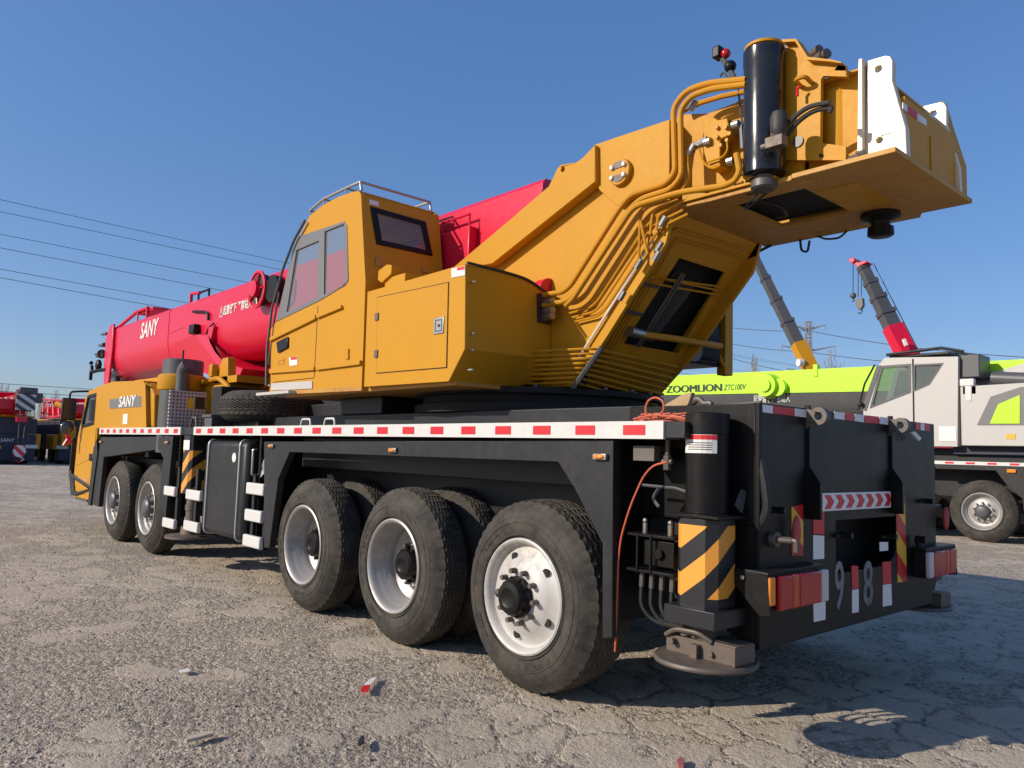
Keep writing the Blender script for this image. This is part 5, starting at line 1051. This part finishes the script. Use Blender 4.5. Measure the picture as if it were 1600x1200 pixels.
zr = [(-2.292,2.896),(-1.846,2.973),(-1.416,3.117),(-1.005,3.233),(-0.424,3.261),(-0.437,2.755),(-2.294,2.797)]
q = MB(); q.plate('y', zr, ZY+0.7, ZY+0.8); q.plate('y', [(-1.573,2.847),(-1.361,3.013),(-0.957,3.071),(-0.478,3.02),(-0.485,2.741),(-1.574,2.788)], ZY+0.5, ZY+0.68); q.build("frame_plate", LGREY, ZC, bevel=0.01)
q = MB(); q.cyl((zb[0][0]+0.4, ZY+0.45, 2.95), (zb[0][0]+1.1, ZY+0.45, 2.88), 0.13, n=16); q.build("hydraulic_motor", DGREY, ZC)
# boom
YZ = ZY+0.9
def zsec(x, zt, zb_): return [(x, YZ+a, z) for a, z in ((0, zt), (0.8, zt), (0.8, zb_+0.45), (0.6, zb_+0.1), (0.4, zb_), (0.2, zb_+0.1), (0, zb_+0.45))]
b = MB(); zl = [(x, YZ, z) for x, z in [(-10.055,3.418),(-3.62,3.291),(-0.685,3.276)]]
b.loft([zsec(-14.0, 3.50, 2.2), zsec(0.3, 3.27, 2.1)]); zbm = b.build("boom", DGREY, ZC)
pz = [(-9.623,3.448),(-3.554,3.294),(-3.559,2.939),(-9.615,2.968)]
b = MB(); b.plate('y', [(-14.0, 3.52), (0.35, 3.30), (0.35, 2.75), (-14.0, 3.05)], YZ-0.02, YZ-0.001); b.plate('y', [(-14.0, 3.52), (0.35, 3.30), (0.35, 3.27), (-14.0, 3.49)], YZ-0.001, YZ+0.82); b.build("lime_stripe", LIME, zbm)
lt = [(-9.161,3),(-7.501,2.986),(-7.502,3.175),(-9.164,3.202)]; lt2 = [(-7.429,2.999),(-6.813,2.989),(-6.814,3.097)]
dirx = Vector((lt[1][0]-lt[0][0], 0, lt[1][1]-lt[0][1])).normalized(); 
text("lettering", "ZOOMLION", BLK, zbm, (lt[0][0], YZ-0.026, lt[0][1]), tuple(dirx), (0, 0, 1), lt[1][0]-lt[0][0], lt[3][1]-lt[0][1]-0.02, 0.0, thick=0.028)
text("lettering", "ZTC100V", BLK, zbm, (lt2[0][0], YZ-0.026, lt2[0][1]), tuple(dirx), (0, 0, 1), lt2[1][0]-lt2[0][0], 0.14, 0.0, 0.2)
lt = [(-6.62,2.679),(-5.695,2.667)]; text("lettering", "\u8d77\u91cd\u81c2\u4e0b \u4e25\u7981\u7ad9\u4eba", WHT, zbm, (lt[0][0], YZ-0.01, lt[0][1]-0.02), (1, 0, 0), (0, 0, 1), lt[1][0]-lt[0][0], 0.2, 0.01)
c = [(-6.194,3.052)][0]
b = MB(); b.cyl((c[0], YZ-0.02, c[1]), (c[0], YZ-0.25, c[1]), 0.30, 0.26, n=28); b.cyl((c[0], YZ-0.25, c[1]), (c[0], YZ-0.30, c[1]), 0.15, n=20); b.cyl((c[0]+0.25, YZ-0.02, c[1]-0.05), (c[0]+0.25, YZ-0.15, c[1]-0.05), 0.2, n=20); b.build("pivot_cap", LIME, zbm)
c = [(-5.083,3.365)][0]
b = MB(); b.box(c[0]-0.05, c[0]+0.05, YZ-0.04, YZ+0.1, c[1]-0.15, c[1]+0.12); b.build("cable_guide", LIME, zbm)

# ================================================================ two cranes with raised booms beyond
from_px = None
def raised(name, label, base, mid, tip, wcol, r0, seams, head):
    t = thing("mobile_crane", label, "crane", (base[0], base[1], 0.0))
    base, mid, tip = Vector(base), Vector(mid), Vector(tip); d = (tip-base).normalized(); side = Vector((0.68, 0.74, 0)); side = (side-d*side.dot(d)).normalized(); up = side.cross(d)
    def seg(b, p, q, w): b.loft([[p+side*w*sx+up*w*1.2*uy for sx, uy in ((-1, 1), (1, 1), (1, -0.5), (0.5, -1), (-0.5, -1), (-1, -0.5))], [q+side*w*sx+up*w*1.2*uy for sx, uy in ((-1, 1), (1, 1), (1, -0.5), (0.5, -1), (-0.5, -1), (-1, -0.5))]])
    b = MB(); seg(b, base-d*((base.z-1.8)/d.z), mid, r0); b.build("boom_base", wcol, t)
    L = (tip-mid).length; b = MB()
    for k in range(seams):
        p = mid+d*L*k/seams; q = mid+d*L*(k+1)/seams; w = r0*(0.86-0.09*k); seg(b, p, q, w); seg(b, q-d*0.18, q, w*1.12)
    b.build("telescopic_boom", DGREY, t)
    f = base-d*((base.z-1.8)/d.z)
    b = MB(); b.box(f.x-5, f.x+3, f.y-1.3, f.y+1.3, 0.8, 1.5); b.box(f.x-1.2, f.x+1.0, f.y-1.2, f.y+1.2, 1.5, 2.6); b.build("carrier", wcol, t, bevel=0.05)
    b = MB()
    for x in (-4, -2.6, 0.8, 2.2):
        for y in (-1.3, 1.0): b.cyl((f.x+x, f.y+y, 0.53), (f.x+x, f.y+y+0.3, 0.53), 0.53, n=20)
    b.pieces("wheel", TYRE, t)
    return t, side, up, d
A = [(-16.038,35,5.648),(-16.944,35,7.455),(-19.506,35,12.562)]
t, s, u, d = raised("c", "distant crane with a yellow-based grey boom raised beside the lattice pylon", A[0], A[1], A[2], YEL, 0.32, 4, None)
b = MB(); cc = Vector([(-16.401,34.5,6.386)][0]); b.cyl(cc, cc-Vector((0.5, 0.9, 0))*0.25, 0.2, n=16); b.build("boom_badge", STIKR, t)
A = [(-9.353,30,5.516),(-10.118,30,6.993),(-11.204,30,9.835)]
t, s, u, d = raised("c", "distant crane with a red-based grey boom, red head and hanging hook", A[0], A[1], A[2], RED, 0.32, 4, None)
tp = Vector(A[2]); H = [(-11.729,30,10.034),(-11.343,30,9.716),(-10.958,30,9.878),(-11.066,30,9.952),(-11.368,30,9.918),(-11.561,30,10.063)]
b = MB(); b.plate('y', [(p[0], p[2]) for p in H], 29.7, 30.3); b.cyl((H[0][0]+0.15, 29.6, H[0][2]), (H[0][0]+0.15, 30.4, H[0][2]), 0.12, n=12); hd = b.build("boom_tip", RED, t, bevel=0.02)
hk = [(-11.702,30,9.973),(-11.714,30,8.559),(-11.48,30,9.767),(-11.493,30,8.474),(-11.342,30,9.745),(-11.355,30,8.456),(-11.414,30,8.072)]
b = MB()
for i in (0, 2, 4): b.tube([hk[i], hk[i+1]], 0.02, 5)
b.build("hoist_rope", ROPE, t)
b = MB(); c = Vector(hk[6]); b.plate('y', [(c.x-0.14, c.z+0.32), (c.x+0.14, c.z+0.32), (c.x+0.16, c.z), (c.x+0.06, c.z-0.15), (c.x-0.06, c.z-0.15), (c.x-0.16, c.z)], 29.9, 30.1); b.tube([(c.x, 30, c.z-0.12), (c.x+0.1, 30, c.z-0.22), (c.x, 30, c.z-0.34), (c.x-0.1, 30, c.z-0.28)], 0.03, 6); b.ball((hk[1][0], 30, hk[1][2]), 0.14, 10); b.tube([(hk[1][0], 30, hk[1][2]-0.1), (hk[1][0]+0.06, 30, hk[1][2]-0.22), (hk[1][0]-0.05, 30, hk[1][2]-0.26)], 0.03, 6); b.build("hook_block", DGREY, t)
b = MB(); b.tube([Vector(A[0])+s*0.5, tp+s*0.4], 0.02, 5); b.build("side_rope", ROPE, t)
lt = [(-9.444,29.5,6.387),(-9.349,29.5,6.117)]
b = MB(); q0, q1 = Vector(lt[0]), Vector(lt[1]); b.tube([q0, q1], 0.08, 4); b.build("lettering", STIKR, t)

# ================================================================ row of cranes at the far left
def far_crane(y, x, label, boomlen, seed):
    t = thing("parked_crane", label, "crane", (x, y, 0.0), "red-boomed cranes in a row across the yard")
    b = MB(); b.box(x-8, x, y-1.40, y+1.40, 0.75, 2.30); b.box(x-0.6, x+0.15, y-1.39, y+1.39, 0.16, 1.5); b.build("carrier", NAVY, t, bevel=0.04)
    b = MB(); b.box(x-1.8, x+0.03, y+0.95, y+1.62, 0.75, 1.55); b.box(x-1.8, x+0.03, y-1.62, y-0.95, 0.75, 1.55); b.box(x-7.5, x-0.2, y-1.3, y+1.3, 2.32, 2.44); b.build("fender", YELP, t, bevel=0.12)
    for s in (-1, 1):
        q = MB(); q.box(x+0.16, x+0.19, y+s*1.2-0.28, y+s*1.2+0.28, 0.80, 0.98); q.build("headlamp", WHT, t, bevel=0.02)
    q = MB()
    for xx in (x-1.0, x-2.5, x-5.5):
        for yy in (-1.25, 0.95): q.cyl((xx, y+yy, 0.53), (xx, y+yy+0.3, 0.53), 0.53, n=18)
    q.pieces("wheel", TYRE, t)
    q = MB(); q.box(x+0.16, x+0.17, y-0.55, y-0.1, 0.75, 0.9); q.build("number_plate", YTAPE, t)
    # lattice boom laid over the carrier
    q = MB(); z0, z1, hw = 2.55, 3.75, 0.62
    for yy in (y-hw, y+hw):
        for z in (z0, z1): q.tube([(x-9, yy, z), (x+boomlen, yy, z+(-0.35 if z == z1 else 0.15))], 0.06, 5)
    n = 12
    for k in range(n):
        xa = x-9+(9+boomlen)*k/n; xb = x-9+(9+boomlen)*(k+1)/n
        for yy in (y-hw, y+hw): q.tube([(xa, yy, z0), (xb, yy, z1-0.3)] if k % 2 else [(xa, yy, z1-0.2), (xb, yy, z0)], 0.035, 4); q.tube([(xa, yy, z0), (xa, yy, z1-0.2)], 0.03, 4)
        q.tube([(xa, y-hw, z1-0.2), (xb, y+hw, z1-0.2)], 0.03, 4); q.tube([(xa, y-hw, z0+0.1), (xb, y+hw, z0+0.1)], 0.03, 4)
    q.box(x-8, x+boomlen-0.3, y-hw*0.8, y+hw*0.8, z0+0.2, z1-0.5)
    q.build("lattice_boom", RED, t)
    return t
def hookset(t, x, y):
    q = MB(); q.cyl((x, y-0.35, 3.2), (x, y+0.35, 3.2), 0.55, n=20); q.build("boom_sheave", paint("dark_red_steel", (0.12, 0.01, 0.02), 0.5, 0.3), t)
    q = MB(); q.box(x+0.56, x+0.6, y-0.42, y+0.42, 2.7, 3.5); q.build("chevron_board", stripes("grey_chevrons", (0.55, 0.55, 0.55), (0.05, 0.05, 0.06), 0, 1.6, 2.4), t)
    q = MB(); q.box(x+0.2, x+0.5, y-0.3, y+0.5, 3.5, 3.85); q.box(x+0.1, x+0.45, y+0.4, y+0.75, 3.1, 3.6); q.build("boom_gear", DGREY, t, bevel=0.05)
    q = MB(); q.tube([(x+0.5, y-0.2, 2.7), (x+0.6, y-0.2, 0.95)], 0.025, 5); q.tube([(x+0.5, y+0.1, 2.7), (x+0.6, y, 0.95)], 0.025, 5); q.build("hoist_rope", ROPE, t)
    q = MB(); q.box(x+0.3, x+0.7, y-0.35, y+0.1, 2.1, 2.35); q.build("hook_bracket", RED, t)
    q = MB(); q.plate('x', [(y-0.32, 0.95), (y+0.05, 0.95), (y+0.15, 0.65), (y+0.05, 0.38), (y-0.3, 0.38), (y-0.38, 0.65)], x+0.5, x+0.8); q.tube([(x+0.65, y-0.1, 0.4), (x+0.65, y+0.1, 0.25), (x+0.65, y-0.1, 0.12), (x+0.65, y-0.25, 0.2)], 0.05, 6); q.build("hook_block", stripes("red_white_chevrons", (0.62, 0.02, 0.05), (0.7, 0.68, 0.66), 0, 2.0, 2.0, 0), t)
f1 = far_crane(3.9, -42.5, "navy crane with a hanging red and white hook block before its lattice boom", 0.2, 1); hookset(f1, -42.3, 4.6)
text("lettering", "SANY", WHT, f1, (-42.34, 3.75, 1.10), (0, 1, 0), (0, 0, 1), 0.62, 0.17, 0.01, 0.2)
f2 = far_crane(7.9, -43.5, "navy crane partly hidden behind the mirror of the yellow driver's cab", -0.5, 2)
b = MB(); q = [(-43.0, 6.9, 1.4), (-43.0, 6.95, 2.3), (-43.3, 6.7, 3.0), (-44.0, 6.4, 3.2)]
b = MB(); b.tube(q, 0.16, 8, 0.3); b.box(-44.2, -42.9, 6.55, 7.2, 1.0, 2.0); b.build("folding_arm", YELP, f2, bevel=0.04)
f4 = far_crane(5.6, -51.0, "navy crane standing behind the gap between the two nearest far cranes", 0.0, 4)
f5 = far_crane(10.9, -50.0, "navy crane mostly hidden behind the yellow driver's cab", 0.0, 5)
f3 = far_crane(-0.2, -42.8, "navy crane cut off by the left edge of the photo", -0.4, 3)

# ================================================================ pylon, wires, bare trees
def lattice(name, label, c, h, w, arm, t=0.07):
    o = thing(name, label, "pylon", (c[0], c[1], 0)); q = MB(); c = Vector(c); ex = Vector((0.75, 0.66, 0)); ey = Vector((-0.66, 0.75, 0))
    n = 9
    def pt(z, i):
        k = w*(1-0.86*min(z/h/0.8, 1.0)); sx, sy = ((-1, -1), (1, -1), (1, 1), (-1, 1))[i % 4]; return c+ex*sx*k+ey*sy*k+Vector((0, 0, z))
    for k in range(n):
        z0, z1 = h*k/n, h*(k+1)/n
        for i in range(4): q.tube([pt(z0, i), pt(z1, i)], t*1.4, 4); q.tube([pt(z0, i), pt(z1, i+1)], t, 4); q.tube([pt(z0, i+1), pt(z1, i)], t, 4); q.tube([pt(z1, i), pt(z1, i+1)], t, 4)
    q.build("lattice_tower", PYLM, o)
    for zz, ln in ((0.66, 1.0), (0.82, 1.25), (0.97, 0.8)):
        q = MB()
        for s in (-1, 1):
            e = c+ex*s*arm*ln+Vector((0, 0, h*zz+0.6)); 
            for i in range(4): q.tube([pt(h*zz-1.2, i), e], t, 4)
            for k in range(1, 4): q.tube([pt(h*zz-1.2, 0).lerp(e, k/4), pt(h*zz-1.2, 2).lerp(e, k/4)+Vector((0, 0, 0.4))], t*0.8, 4)
            q.tube([e, e+Vector((0, 0, -2.2))], t*1.3, 5)
        q.build("cross_arm", PYLM, o)
    return o, c, ex
D = 300.0
pc = [(-125.128,246,36.401)][0]
po, pcv, pex = lattice("power_pylon", "grey lattice power pylon on the horizon behind the raised booms", (pc[0], 246.0, 0), [(-124.85,246,48.953)][0][2], 6.0, 7.0, 0.15)
hpy = [(-124.85,246,48.953)][0][2]
def wire(label, pts, r, sag, grp):
    q = MB(); a, e = Vector(pts[0]), Vector(pts[1]); P = []
    for k in range(41):
        t = k/40; p = a.lerp(e, t); p.z -= sag*4*t*(1-t); P.append(p)
    q.tube(P, r, 4); return tag(q.build("power_line", ROPE, None), label, "power line", grp)
G = "overhead power lines crossing the sky"
names = ["topmost of the thin power lines in the left sky", "second of the thin power lines from the top in the left sky", "third thin power line from the top in the left sky", "fourth thin power line from the top in the left sky", "fifth thin power line from the top in the left sky", "lowest of the six thin power lines in the left sky"]
L_ = [(-110,1.337,31.077),(-110,1.462,29.505),(-110,1.681,26.741),(-110,1.811,25.1),(-110,2.017,22.494),(-110,2.094,21.527)]
arms = [(s, z) for z in (0.97, 0.82, 0.66) for s in (-1, 1)]
Rp = [(-126.288,246,33.619),(-124.001,246,32.819),(-126.304,246,29.005),(-124.035,246,24.755),(-126.331,246,21.127),(-124.066,246,17.166)]
for i in range(6):
    wire(names[i], (L_[i], Rp[i]), 0.034, 1.2, G)
L2 = [(-160,2.592,10.766),(-160,2.708,9.309)]; R2 = [(-306.882,160,21.604),(-306.635,160,19.338)]
for i in range(2): wire(("upper" if i == 0 else "lower")+" thin power line just above the red lattice booms", (L2[i], R2[i]), 0.05, 0.5, "low power lines over the far yard")
R3 = [(-96.269,246,37.177),(-96.323,246,33.143),(-145.267,246,47.157),(-145.256,246,42.953)]
R4 = [(-167.069,246,52.724),(-167.015,246,47.271),(-166.972,246,42.823),(-55.792,246,31.472),(-55.861,246,28.834)]
for i, z in enumerate((0.97, 0.82, 0.66)):
    e = Vector((pcv.x, pcv.y, hpy*z-1.5))
    wire(("upper", "middle", "lower")[i]+" wire leaving the pylon to the left", (R4[i], e), 0.10, 1.0, "wires at the pylon")
    if i < 2: wire(("upper", "lower")[i]+" wire leaving the pylon to the right", (e, R4[3+i]), 0.10, 1.5, "wires at the pylon")

def bare_tree(seed, h):
    rg = random.Random(seed); tr = MB(); cr_ = MB()
    tr.tube([(0, 0, 0), (rg.uniform(-.1, .1), 0, h*0.4), (rg.uniform(-.2, .2), rg.uniform(-.2, .2), h*0.97)], 0.085, 6)
    tr.v = [(x*(1.3-1.1*z/h), y*(1.3-1.1*z/h), z) for x, y, z in tr.v]
    for k in range(46):
        z = h*rg.uniform(0.22, 0.95); a = rg.uniform(0, 6.28); l = (h-z)*rg.uniform(0.22, 0.42)+0.4; c, s = math.cos(a), math.sin(a)
        p1 = Vector((c*l*0.35, s*l*0.35, z+l*0.55)); p2 = Vector((c*l*0.5, s*l*0.5, z+l*1.25))
        cr_.tube([(0, 0, z), p1, p2], 0.022, 4)
        for m in range(5):
            q0 = p1.lerp(p2, rg.uniform(-0.6, 0.9)); cr_.tube([q0, q0+Vector((rg.uniform(-.5, .5), rg.uniform(-.5, .5), rg.uniform(.3, 1.1)))*l*0.45], 0.013, 3)
    return tr, cr_
tp3 = []
for sd, h in ((1, 11), (2, 13), (3, 9.5)):
    tr, cr_ = bare_tree(sd, h); r = thing("bare_tree", "bare winter tree, slim and leafless, on the horizon", "tree", (0, 0, 0), "bare trees along the horizon")
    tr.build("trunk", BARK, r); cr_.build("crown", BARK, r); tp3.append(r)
rg = random.Random(9); cnt = 0
for (u0, u1, n, dist) in ((1145, 1600, 46, 130), (0, 112, 13, 230), (1, 60, 2, 190)):
    for k in range(n):
        uu = u0+(u1-u0)*(k+rg.uniform(0, 0.9))/n; dd = dist*rg.uniform(0.8, 1.25); sx = (uu-800)/1207.24
        v = cf+cr*sx; v = Vector((v.x, v.y, 0)).normalized(); p = Vector((3.2, -2.9, 0))+v*dd
        o = tp3[cnt] if cnt < 3 else copy_tree(tp3[rg.randrange(3)])
        cnt += 1; o.location = p; o.rotation_euler = (0, 0, rg.uniform(0, 6)); s_ = rg.uniform(0.6, 1.1)*(1.22 if u0 == 1145 else 1.0); o.scale = (s_, s_, s_*rg.uniform(0.9, 1.2))

# low scrub band on the horizon (uncountable twigs)
rg = random.Random(5); q = MB()
for k in range(5200):
    an = math.radians(rg.uniform(95, 180)); dd = rg.uniform(170, 240); x, y = 3.2+dd*math.cos(an), -2.9+dd*math.sin(an); h = rg.uniform(1.0, 3.6)
    dx, dy = rg.uniform(-.8, .8), rg.uniform(-.8, .8); w = 0.10
    q.add([(x-w, y, 0), (x+w, y, 0), (x, y+w, 0), (x+dx, y+dy, h)], [(0, 1, 3), (1, 2, 3), (2, 0, 3)])
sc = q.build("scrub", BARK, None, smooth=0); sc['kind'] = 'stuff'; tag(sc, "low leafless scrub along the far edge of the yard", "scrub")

# ================================================================ ground: one sheet, finely divided near the camera
def perlin(x, y, seed):
    rs = np.random.RandomState(seed); pm = rs.permutation(512); g = rs.uniform(0, 2*np.pi, 512); gx, gy = np.cos(g), np.sin(g)
    xi = np.floor(x).astype(int); yi = np.floor(y).astype(int); xf = x-xi; yf = y-yi
    def d(i, j):
        k = pm[(pm[(xi+i) & 511]+yi+j) & 511]; return gx[k]*(xf-i)+gy[k]*(yf-j)
    u = xf**3*(xf*(xf*6-15)+10); v = yf**3*(yf*(yf*6-15)+10)
    return (d(0, 0)*(1-u)+d(1, 0)*u)*(1-v)+(d(0, 1)*(1-u)+d(1, 1)*u)*v
def worley(x, y, seed):
    rs = np.random.RandomState(seed); jx, jy, rv = rs.uniform(0, 1, (256, 256)), rs.uniform(0, 1, (256, 256)), rs.uniform(0, 1, (256, 256))
    xi = np.floor(x).astype(int); yi = np.floor(y).astype(int); f1 = np.full(x.shape, 9.0); f2 = f1.copy(); cid = np.zeros(x.shape)
    for a in (-1, 0, 1):
        for b_ in (-1, 0, 1):
            u, v = (xi+a) & 255, (yi+b_) & 255; d = np.hypot(xi+a+jx[u, v]-x, yi+b_+jy[u, v]-y)
            n = d < f1; f2 = np.where(n, f1, np.minimum(f2, d)); cid = np.where(n, rv[u, v], cid); f1 = np.where(n, d, f1)
    return f1, f2, cid
def sstep(v, a, b_): t = np.clip((v-a)/(b_-a), 0, 1); return t*t*(3-2*t)
def ground_h(x, y):
    wx = x+0.16*perlin(x*2.1, y*2.1, 11)+0.05*perlin(x*7, y*7, 13); wy = y+0.16*perlin(x*2.1+9, y*2.1, 12)+0.05*perlin(x*7+5, y*7, 14)
    f1, f2, cid = worley(wx*2.7, wy*2.7, 1)
    lowm = perlin(x*0.33, y*0.33, 4)+0.6*perlin(x*0.9, y*0.9, 15)+0.25*sstep(x, 0.3, 2.0)
    isp = sstep(0.54+0.85*lowm+0.5*perlin(x*2.4, y*2.4, 18)-cid, -0.10, 0.10)
    patch = isp*sstep(f2-f1, 0.03, 0.10)*sstep(perlin(wx*6, wy*6, 16)+0.6*perlin(wx*15, wy*15, 19)+0.42, -0.12, 0.22)
    r = np.hypot(x-3.2, y+2.9); fade = np.clip(1-(r-12)/25, 0, 1)
    bil = np.abs(perlin(x*17, y*17, 7))+0.6*np.abs(perlin(x*37, y*37, 8))
    h = 0.011*patch+0.006*perlin(x*0.6, y*0.6, 5)+0.005*perlin(x*3.1, y*3.1, 17)+(1-0.85*patch)*(0.012*bil+0.005*perlin(x*70, y*70, 10))+patch*0.003*perlin(x*11, y*11, 9)
    return h*fade-0.012, patch
ang = np.concatenate([np.radians(np.linspace(86, 192, 760)), np.radians(np.linspace(192, 446, 80))[1:-1]])
rad = np.concatenate([[0.25, 0.7, 1.2], 1.6*1.0065**np.arange(0, 534), np.geomspace(52, 5000, 40)])
RR, AA = np.meshgrid(rad, ang, indexing='ij'); X = 3.2112+RR*np.cos(AA); Y = -2.9342+RR*np.sin(AA)
Z, PT = ground_h(X, Y); na, nr = len(ang), len(rad)
V = np.stack([X, Y, Z], -1).reshape(-1, 3); V = np.vstack([V, [[3.2112, -2.9342, -0.01]]])
i, j = np.meshgrid(np.arange(nr-1), np.arange(na), indexing='ij'); j2 = (j+1) % na
Q = np.stack([i*na+j, (i+1)*na+j, (i+1)*na+j2, i*na+j2], -1).reshape(-1, 4)
me = bpy.data.meshes.new("ground"); nq = len(Q); c = len(V)-1; T = np.array([[c, k, (k+1) % na] for k in range(na)])
me.vertices.add(len(V)); me.vertices.foreach_set('co', V.astype(np.float32).ravel())
me.loops.add(nq*4+na*3); me.loops.foreach_set('vertex_index', np.concatenate([Q.ravel(), T.ravel()]).astype(np.int32))
me.polygons.add(nq+na); me.polygons.foreach_set('loop_start', np.concatenate([np.arange(nq)*4, nq*4+np.arange(na)*3]).astype(np.int32))
me.update(); me.validate(); me.shade_smooth()
at = me.attributes.new("patch", 'FLOAT', 'POINT'); at.data.foreach_set('value', np.concatenate([PT.ravel(), [0.5]]).astype(np.float32))
m, nt, bs = newmat("gravel_ground")
g = N(nt, "ShaderNodeNewGeometry"); pos = g.outputs["Position"]
pa = N(nt, "ShaderNodeAttribute"); pa.attribute_name = "patch"
n1 = noise(nt, 0.35, 5, 0.6, pos); n2 = noise(nt, 26, 6, 0.75, pos); n3 = noise(nt, 140, 3, 0.7, pos); n4 = noise(nt, 2.5, 6, 0.7, pos)
vo = N(nt, "ShaderNodeTexVoronoi"); vo.inputs["Scale"].default_value = 85; nt.links.new(pos, vo.inputs["Vector"])
vo2 = N(nt, "ShaderNodeTexVoronoi"); vo2.inputs["Scale"].default_value = 34; nt.links.new(pos, vo2.inputs["Vector"])
sp_ = N(nt, "ShaderNodeSeparateColor"); nt.links.new(vo.outputs["Color"], sp_.inputs[0]); sp2 = N(nt, "ShaderNodeSeparateColor"); nt.links.new(vo2.outputs["Color"], sp2.inputs[0])
gravel = mixc(nt, ramp(nt, n2, 0.28, 0.72), (0.235, 0.192, 0.148), (0.56, 0.472, 0.365)); gravel = mixc(nt, math_(nt, 'MULTIPLY', ramp(nt, sp_.outputs[0], 0.45, 1.0), 0.65), gravel, (0.72, 0.61, 0.48)); gravel = mixc(nt, math_(nt, 'MULTIPLY', ramp(nt, sp2.outputs[0], 0.78, 0.82), 0.5), gravel, (0.12, 0.105, 0.095))
plate_ = mixc(nt, ramp(nt, n4, 0.3, 0.7), (0.50, 0.41, 0.31), (0.62, 0.525, 0.41)); plate_ = mixc(nt, ramp(nt, n2, 0.52, 0.8), plate_, (0.34, 0.275, 0.21)); plate_ = mixc(nt, math_(nt, 'MULTIPLY', ramp(nt, n3, 0.5, 0.75), 0.4), plate_, (0.30, 0.25, 0.20))
pf = math_(nt, 'MULTIPLY', ramp(nt, math_(nt, 'ADD', pa.outputs["Fac"], math_(nt, 'MULTIPLY', math_(nt, 'SUBTRACT', n2, 0.5), 0.7)), 0.2, 0.8), 0.9)
col = mixc(nt, pf, gravel, plate_); col = mixc(nt, math_(nt, 'MULTIPLY', ramp(nt, n1, 0.50, 0.66), 0.35), col, (0.26, 0.225, 0.19))
nt.links.new(col, bs.inputs["Base Color"]); bs.inputs["Roughness"].default_value = 0.95; bs.inputs["Specular IOR Level"].default_value = 0.12
rough_ = math_(nt, 'SUBTRACT', 1.0, math_(nt, 'MULTIPLY', pf, 0.7))
hh_ = math_(nt, 'ADD', math_(nt, 'MULTIPLY', n2, 0.9), math_(nt, 'MULTIPLY', rough_, math_(nt, 'ADD', math_(nt, 'MULTIPLY', math_(nt, 'SUBTRACT', 1.0, vo.outputs["Distance"]), 0.55), math_(nt, 'MULTIPLY', math_(nt, 'SUBTRACT', 1.0, vo2.outputs["Distance"]), 0.8))))
hh_ = math_(nt, 'ADD', hh_, math_(nt, 'MULTIPLY', n3, 0.35))
bump(nt, bs, hh_, 0.85, 0.016)
me.materials.append(m); go = bpy.data.objects.new("ground", me); COL.objects.link(go); go['kind'] = 'structure'
# loose stones: one object, uncountable
rs = np.random.RandomState(2); n = 45000
th = np.radians(rs.uniform(92, 186, n*2)); rr = 1.9*np.exp(rs.uniform(0, 1, n*2)*np.log(26/1.9)); x = 3.2112+rr*np.cos(th); y = -2.9342+rr*np.sin(th)
h, pt = ground_h(x, y); keep = rs.uniform(0, 1, n*2) > pt*0.85; x, y, h = x[keep][:n], y[keep][:n], h[keep][:n]; n = len(x)
sz = 0.0021*np.exp(rs.exponential(0.42, n)); sz = np.minimum(sz, 0.012)
base = np.array([(1, 0, 0), (0.2, 0.9, 0.1), (-0.9, 0.3, 0), (-0.3, -0.9, 0.1), (0.3, 0.2, 0.75), (-0.3, -0.1, 0.6), (0, 0, -0.5)])
vv = base[None]*(1+rs.uniform(-0.35, 0.35, (n, 7, 3))); a = rs.uniform(0, 6.28, n); ca, sa = np.cos(a)[:, None], np.sin(a)[:, None]
P = np.stack([vv[..., 0]*ca-vv[..., 1]*sa, vv[..., 0]*sa+vv[..., 1]*ca, vv[..., 2]], -1)*sz[:, None, None]; P[..., 0] += x[:, None]; P[..., 1] += y[:, None]; P[..., 2] += (h+sz*0.2)[:, None]
tf = np.array([(0, 1, 4), (1, 2, 5), (1, 5, 4), (2, 3, 5), (3, 0, 4), (3, 4, 5), (0, 6, 1), (1, 6, 2), (2, 6, 3), (3, 6, 0)])
F = (tf[None]+7*np.arange(n)[:, None, None]).reshape(-1, 3); me = bpy.data.meshes.new("loose_stones"); me.vertices.add(n*7); me.vertices.foreach_set('co', P.astype(np.float32).ravel())
me.loops.add(len(F)*3); me.loops.foreach_set('vertex_index', F.astype(np.int32).ravel()); me.polygons.add(len(F)); me.polygons.foreach_set('loop_start', (np.arange(len(F))*3).astype(np.int32)); me.update()
m, nt, bs = newmat("stone"); g = N(nt, "ShaderNodeNewGeometry"); nn = N(nt, "ShaderNodeTexNoise"); nn.inputs["Scale"].default_value = 45; nt.links.new(g.outputs["Position"], nn.inputs["Vector"])
nt.links.new(mixc(nt, ramp(nt, nn.outputs["Fac"], 0.3, 0.7), (0.20, 0.17, 0.145), (0.46, 0.41, 0.35)), bs.inputs["Base Color"]); bs.inputs["Roughness"].default_value = 0.9
me.materials.append(m); so_ = bpy.data.objects.new("loose_stones", me); COL.objects.link(so_); so_['kind'] = 'stuff'; tag(so_, "loose gravel scattered over the yard", "gravel")
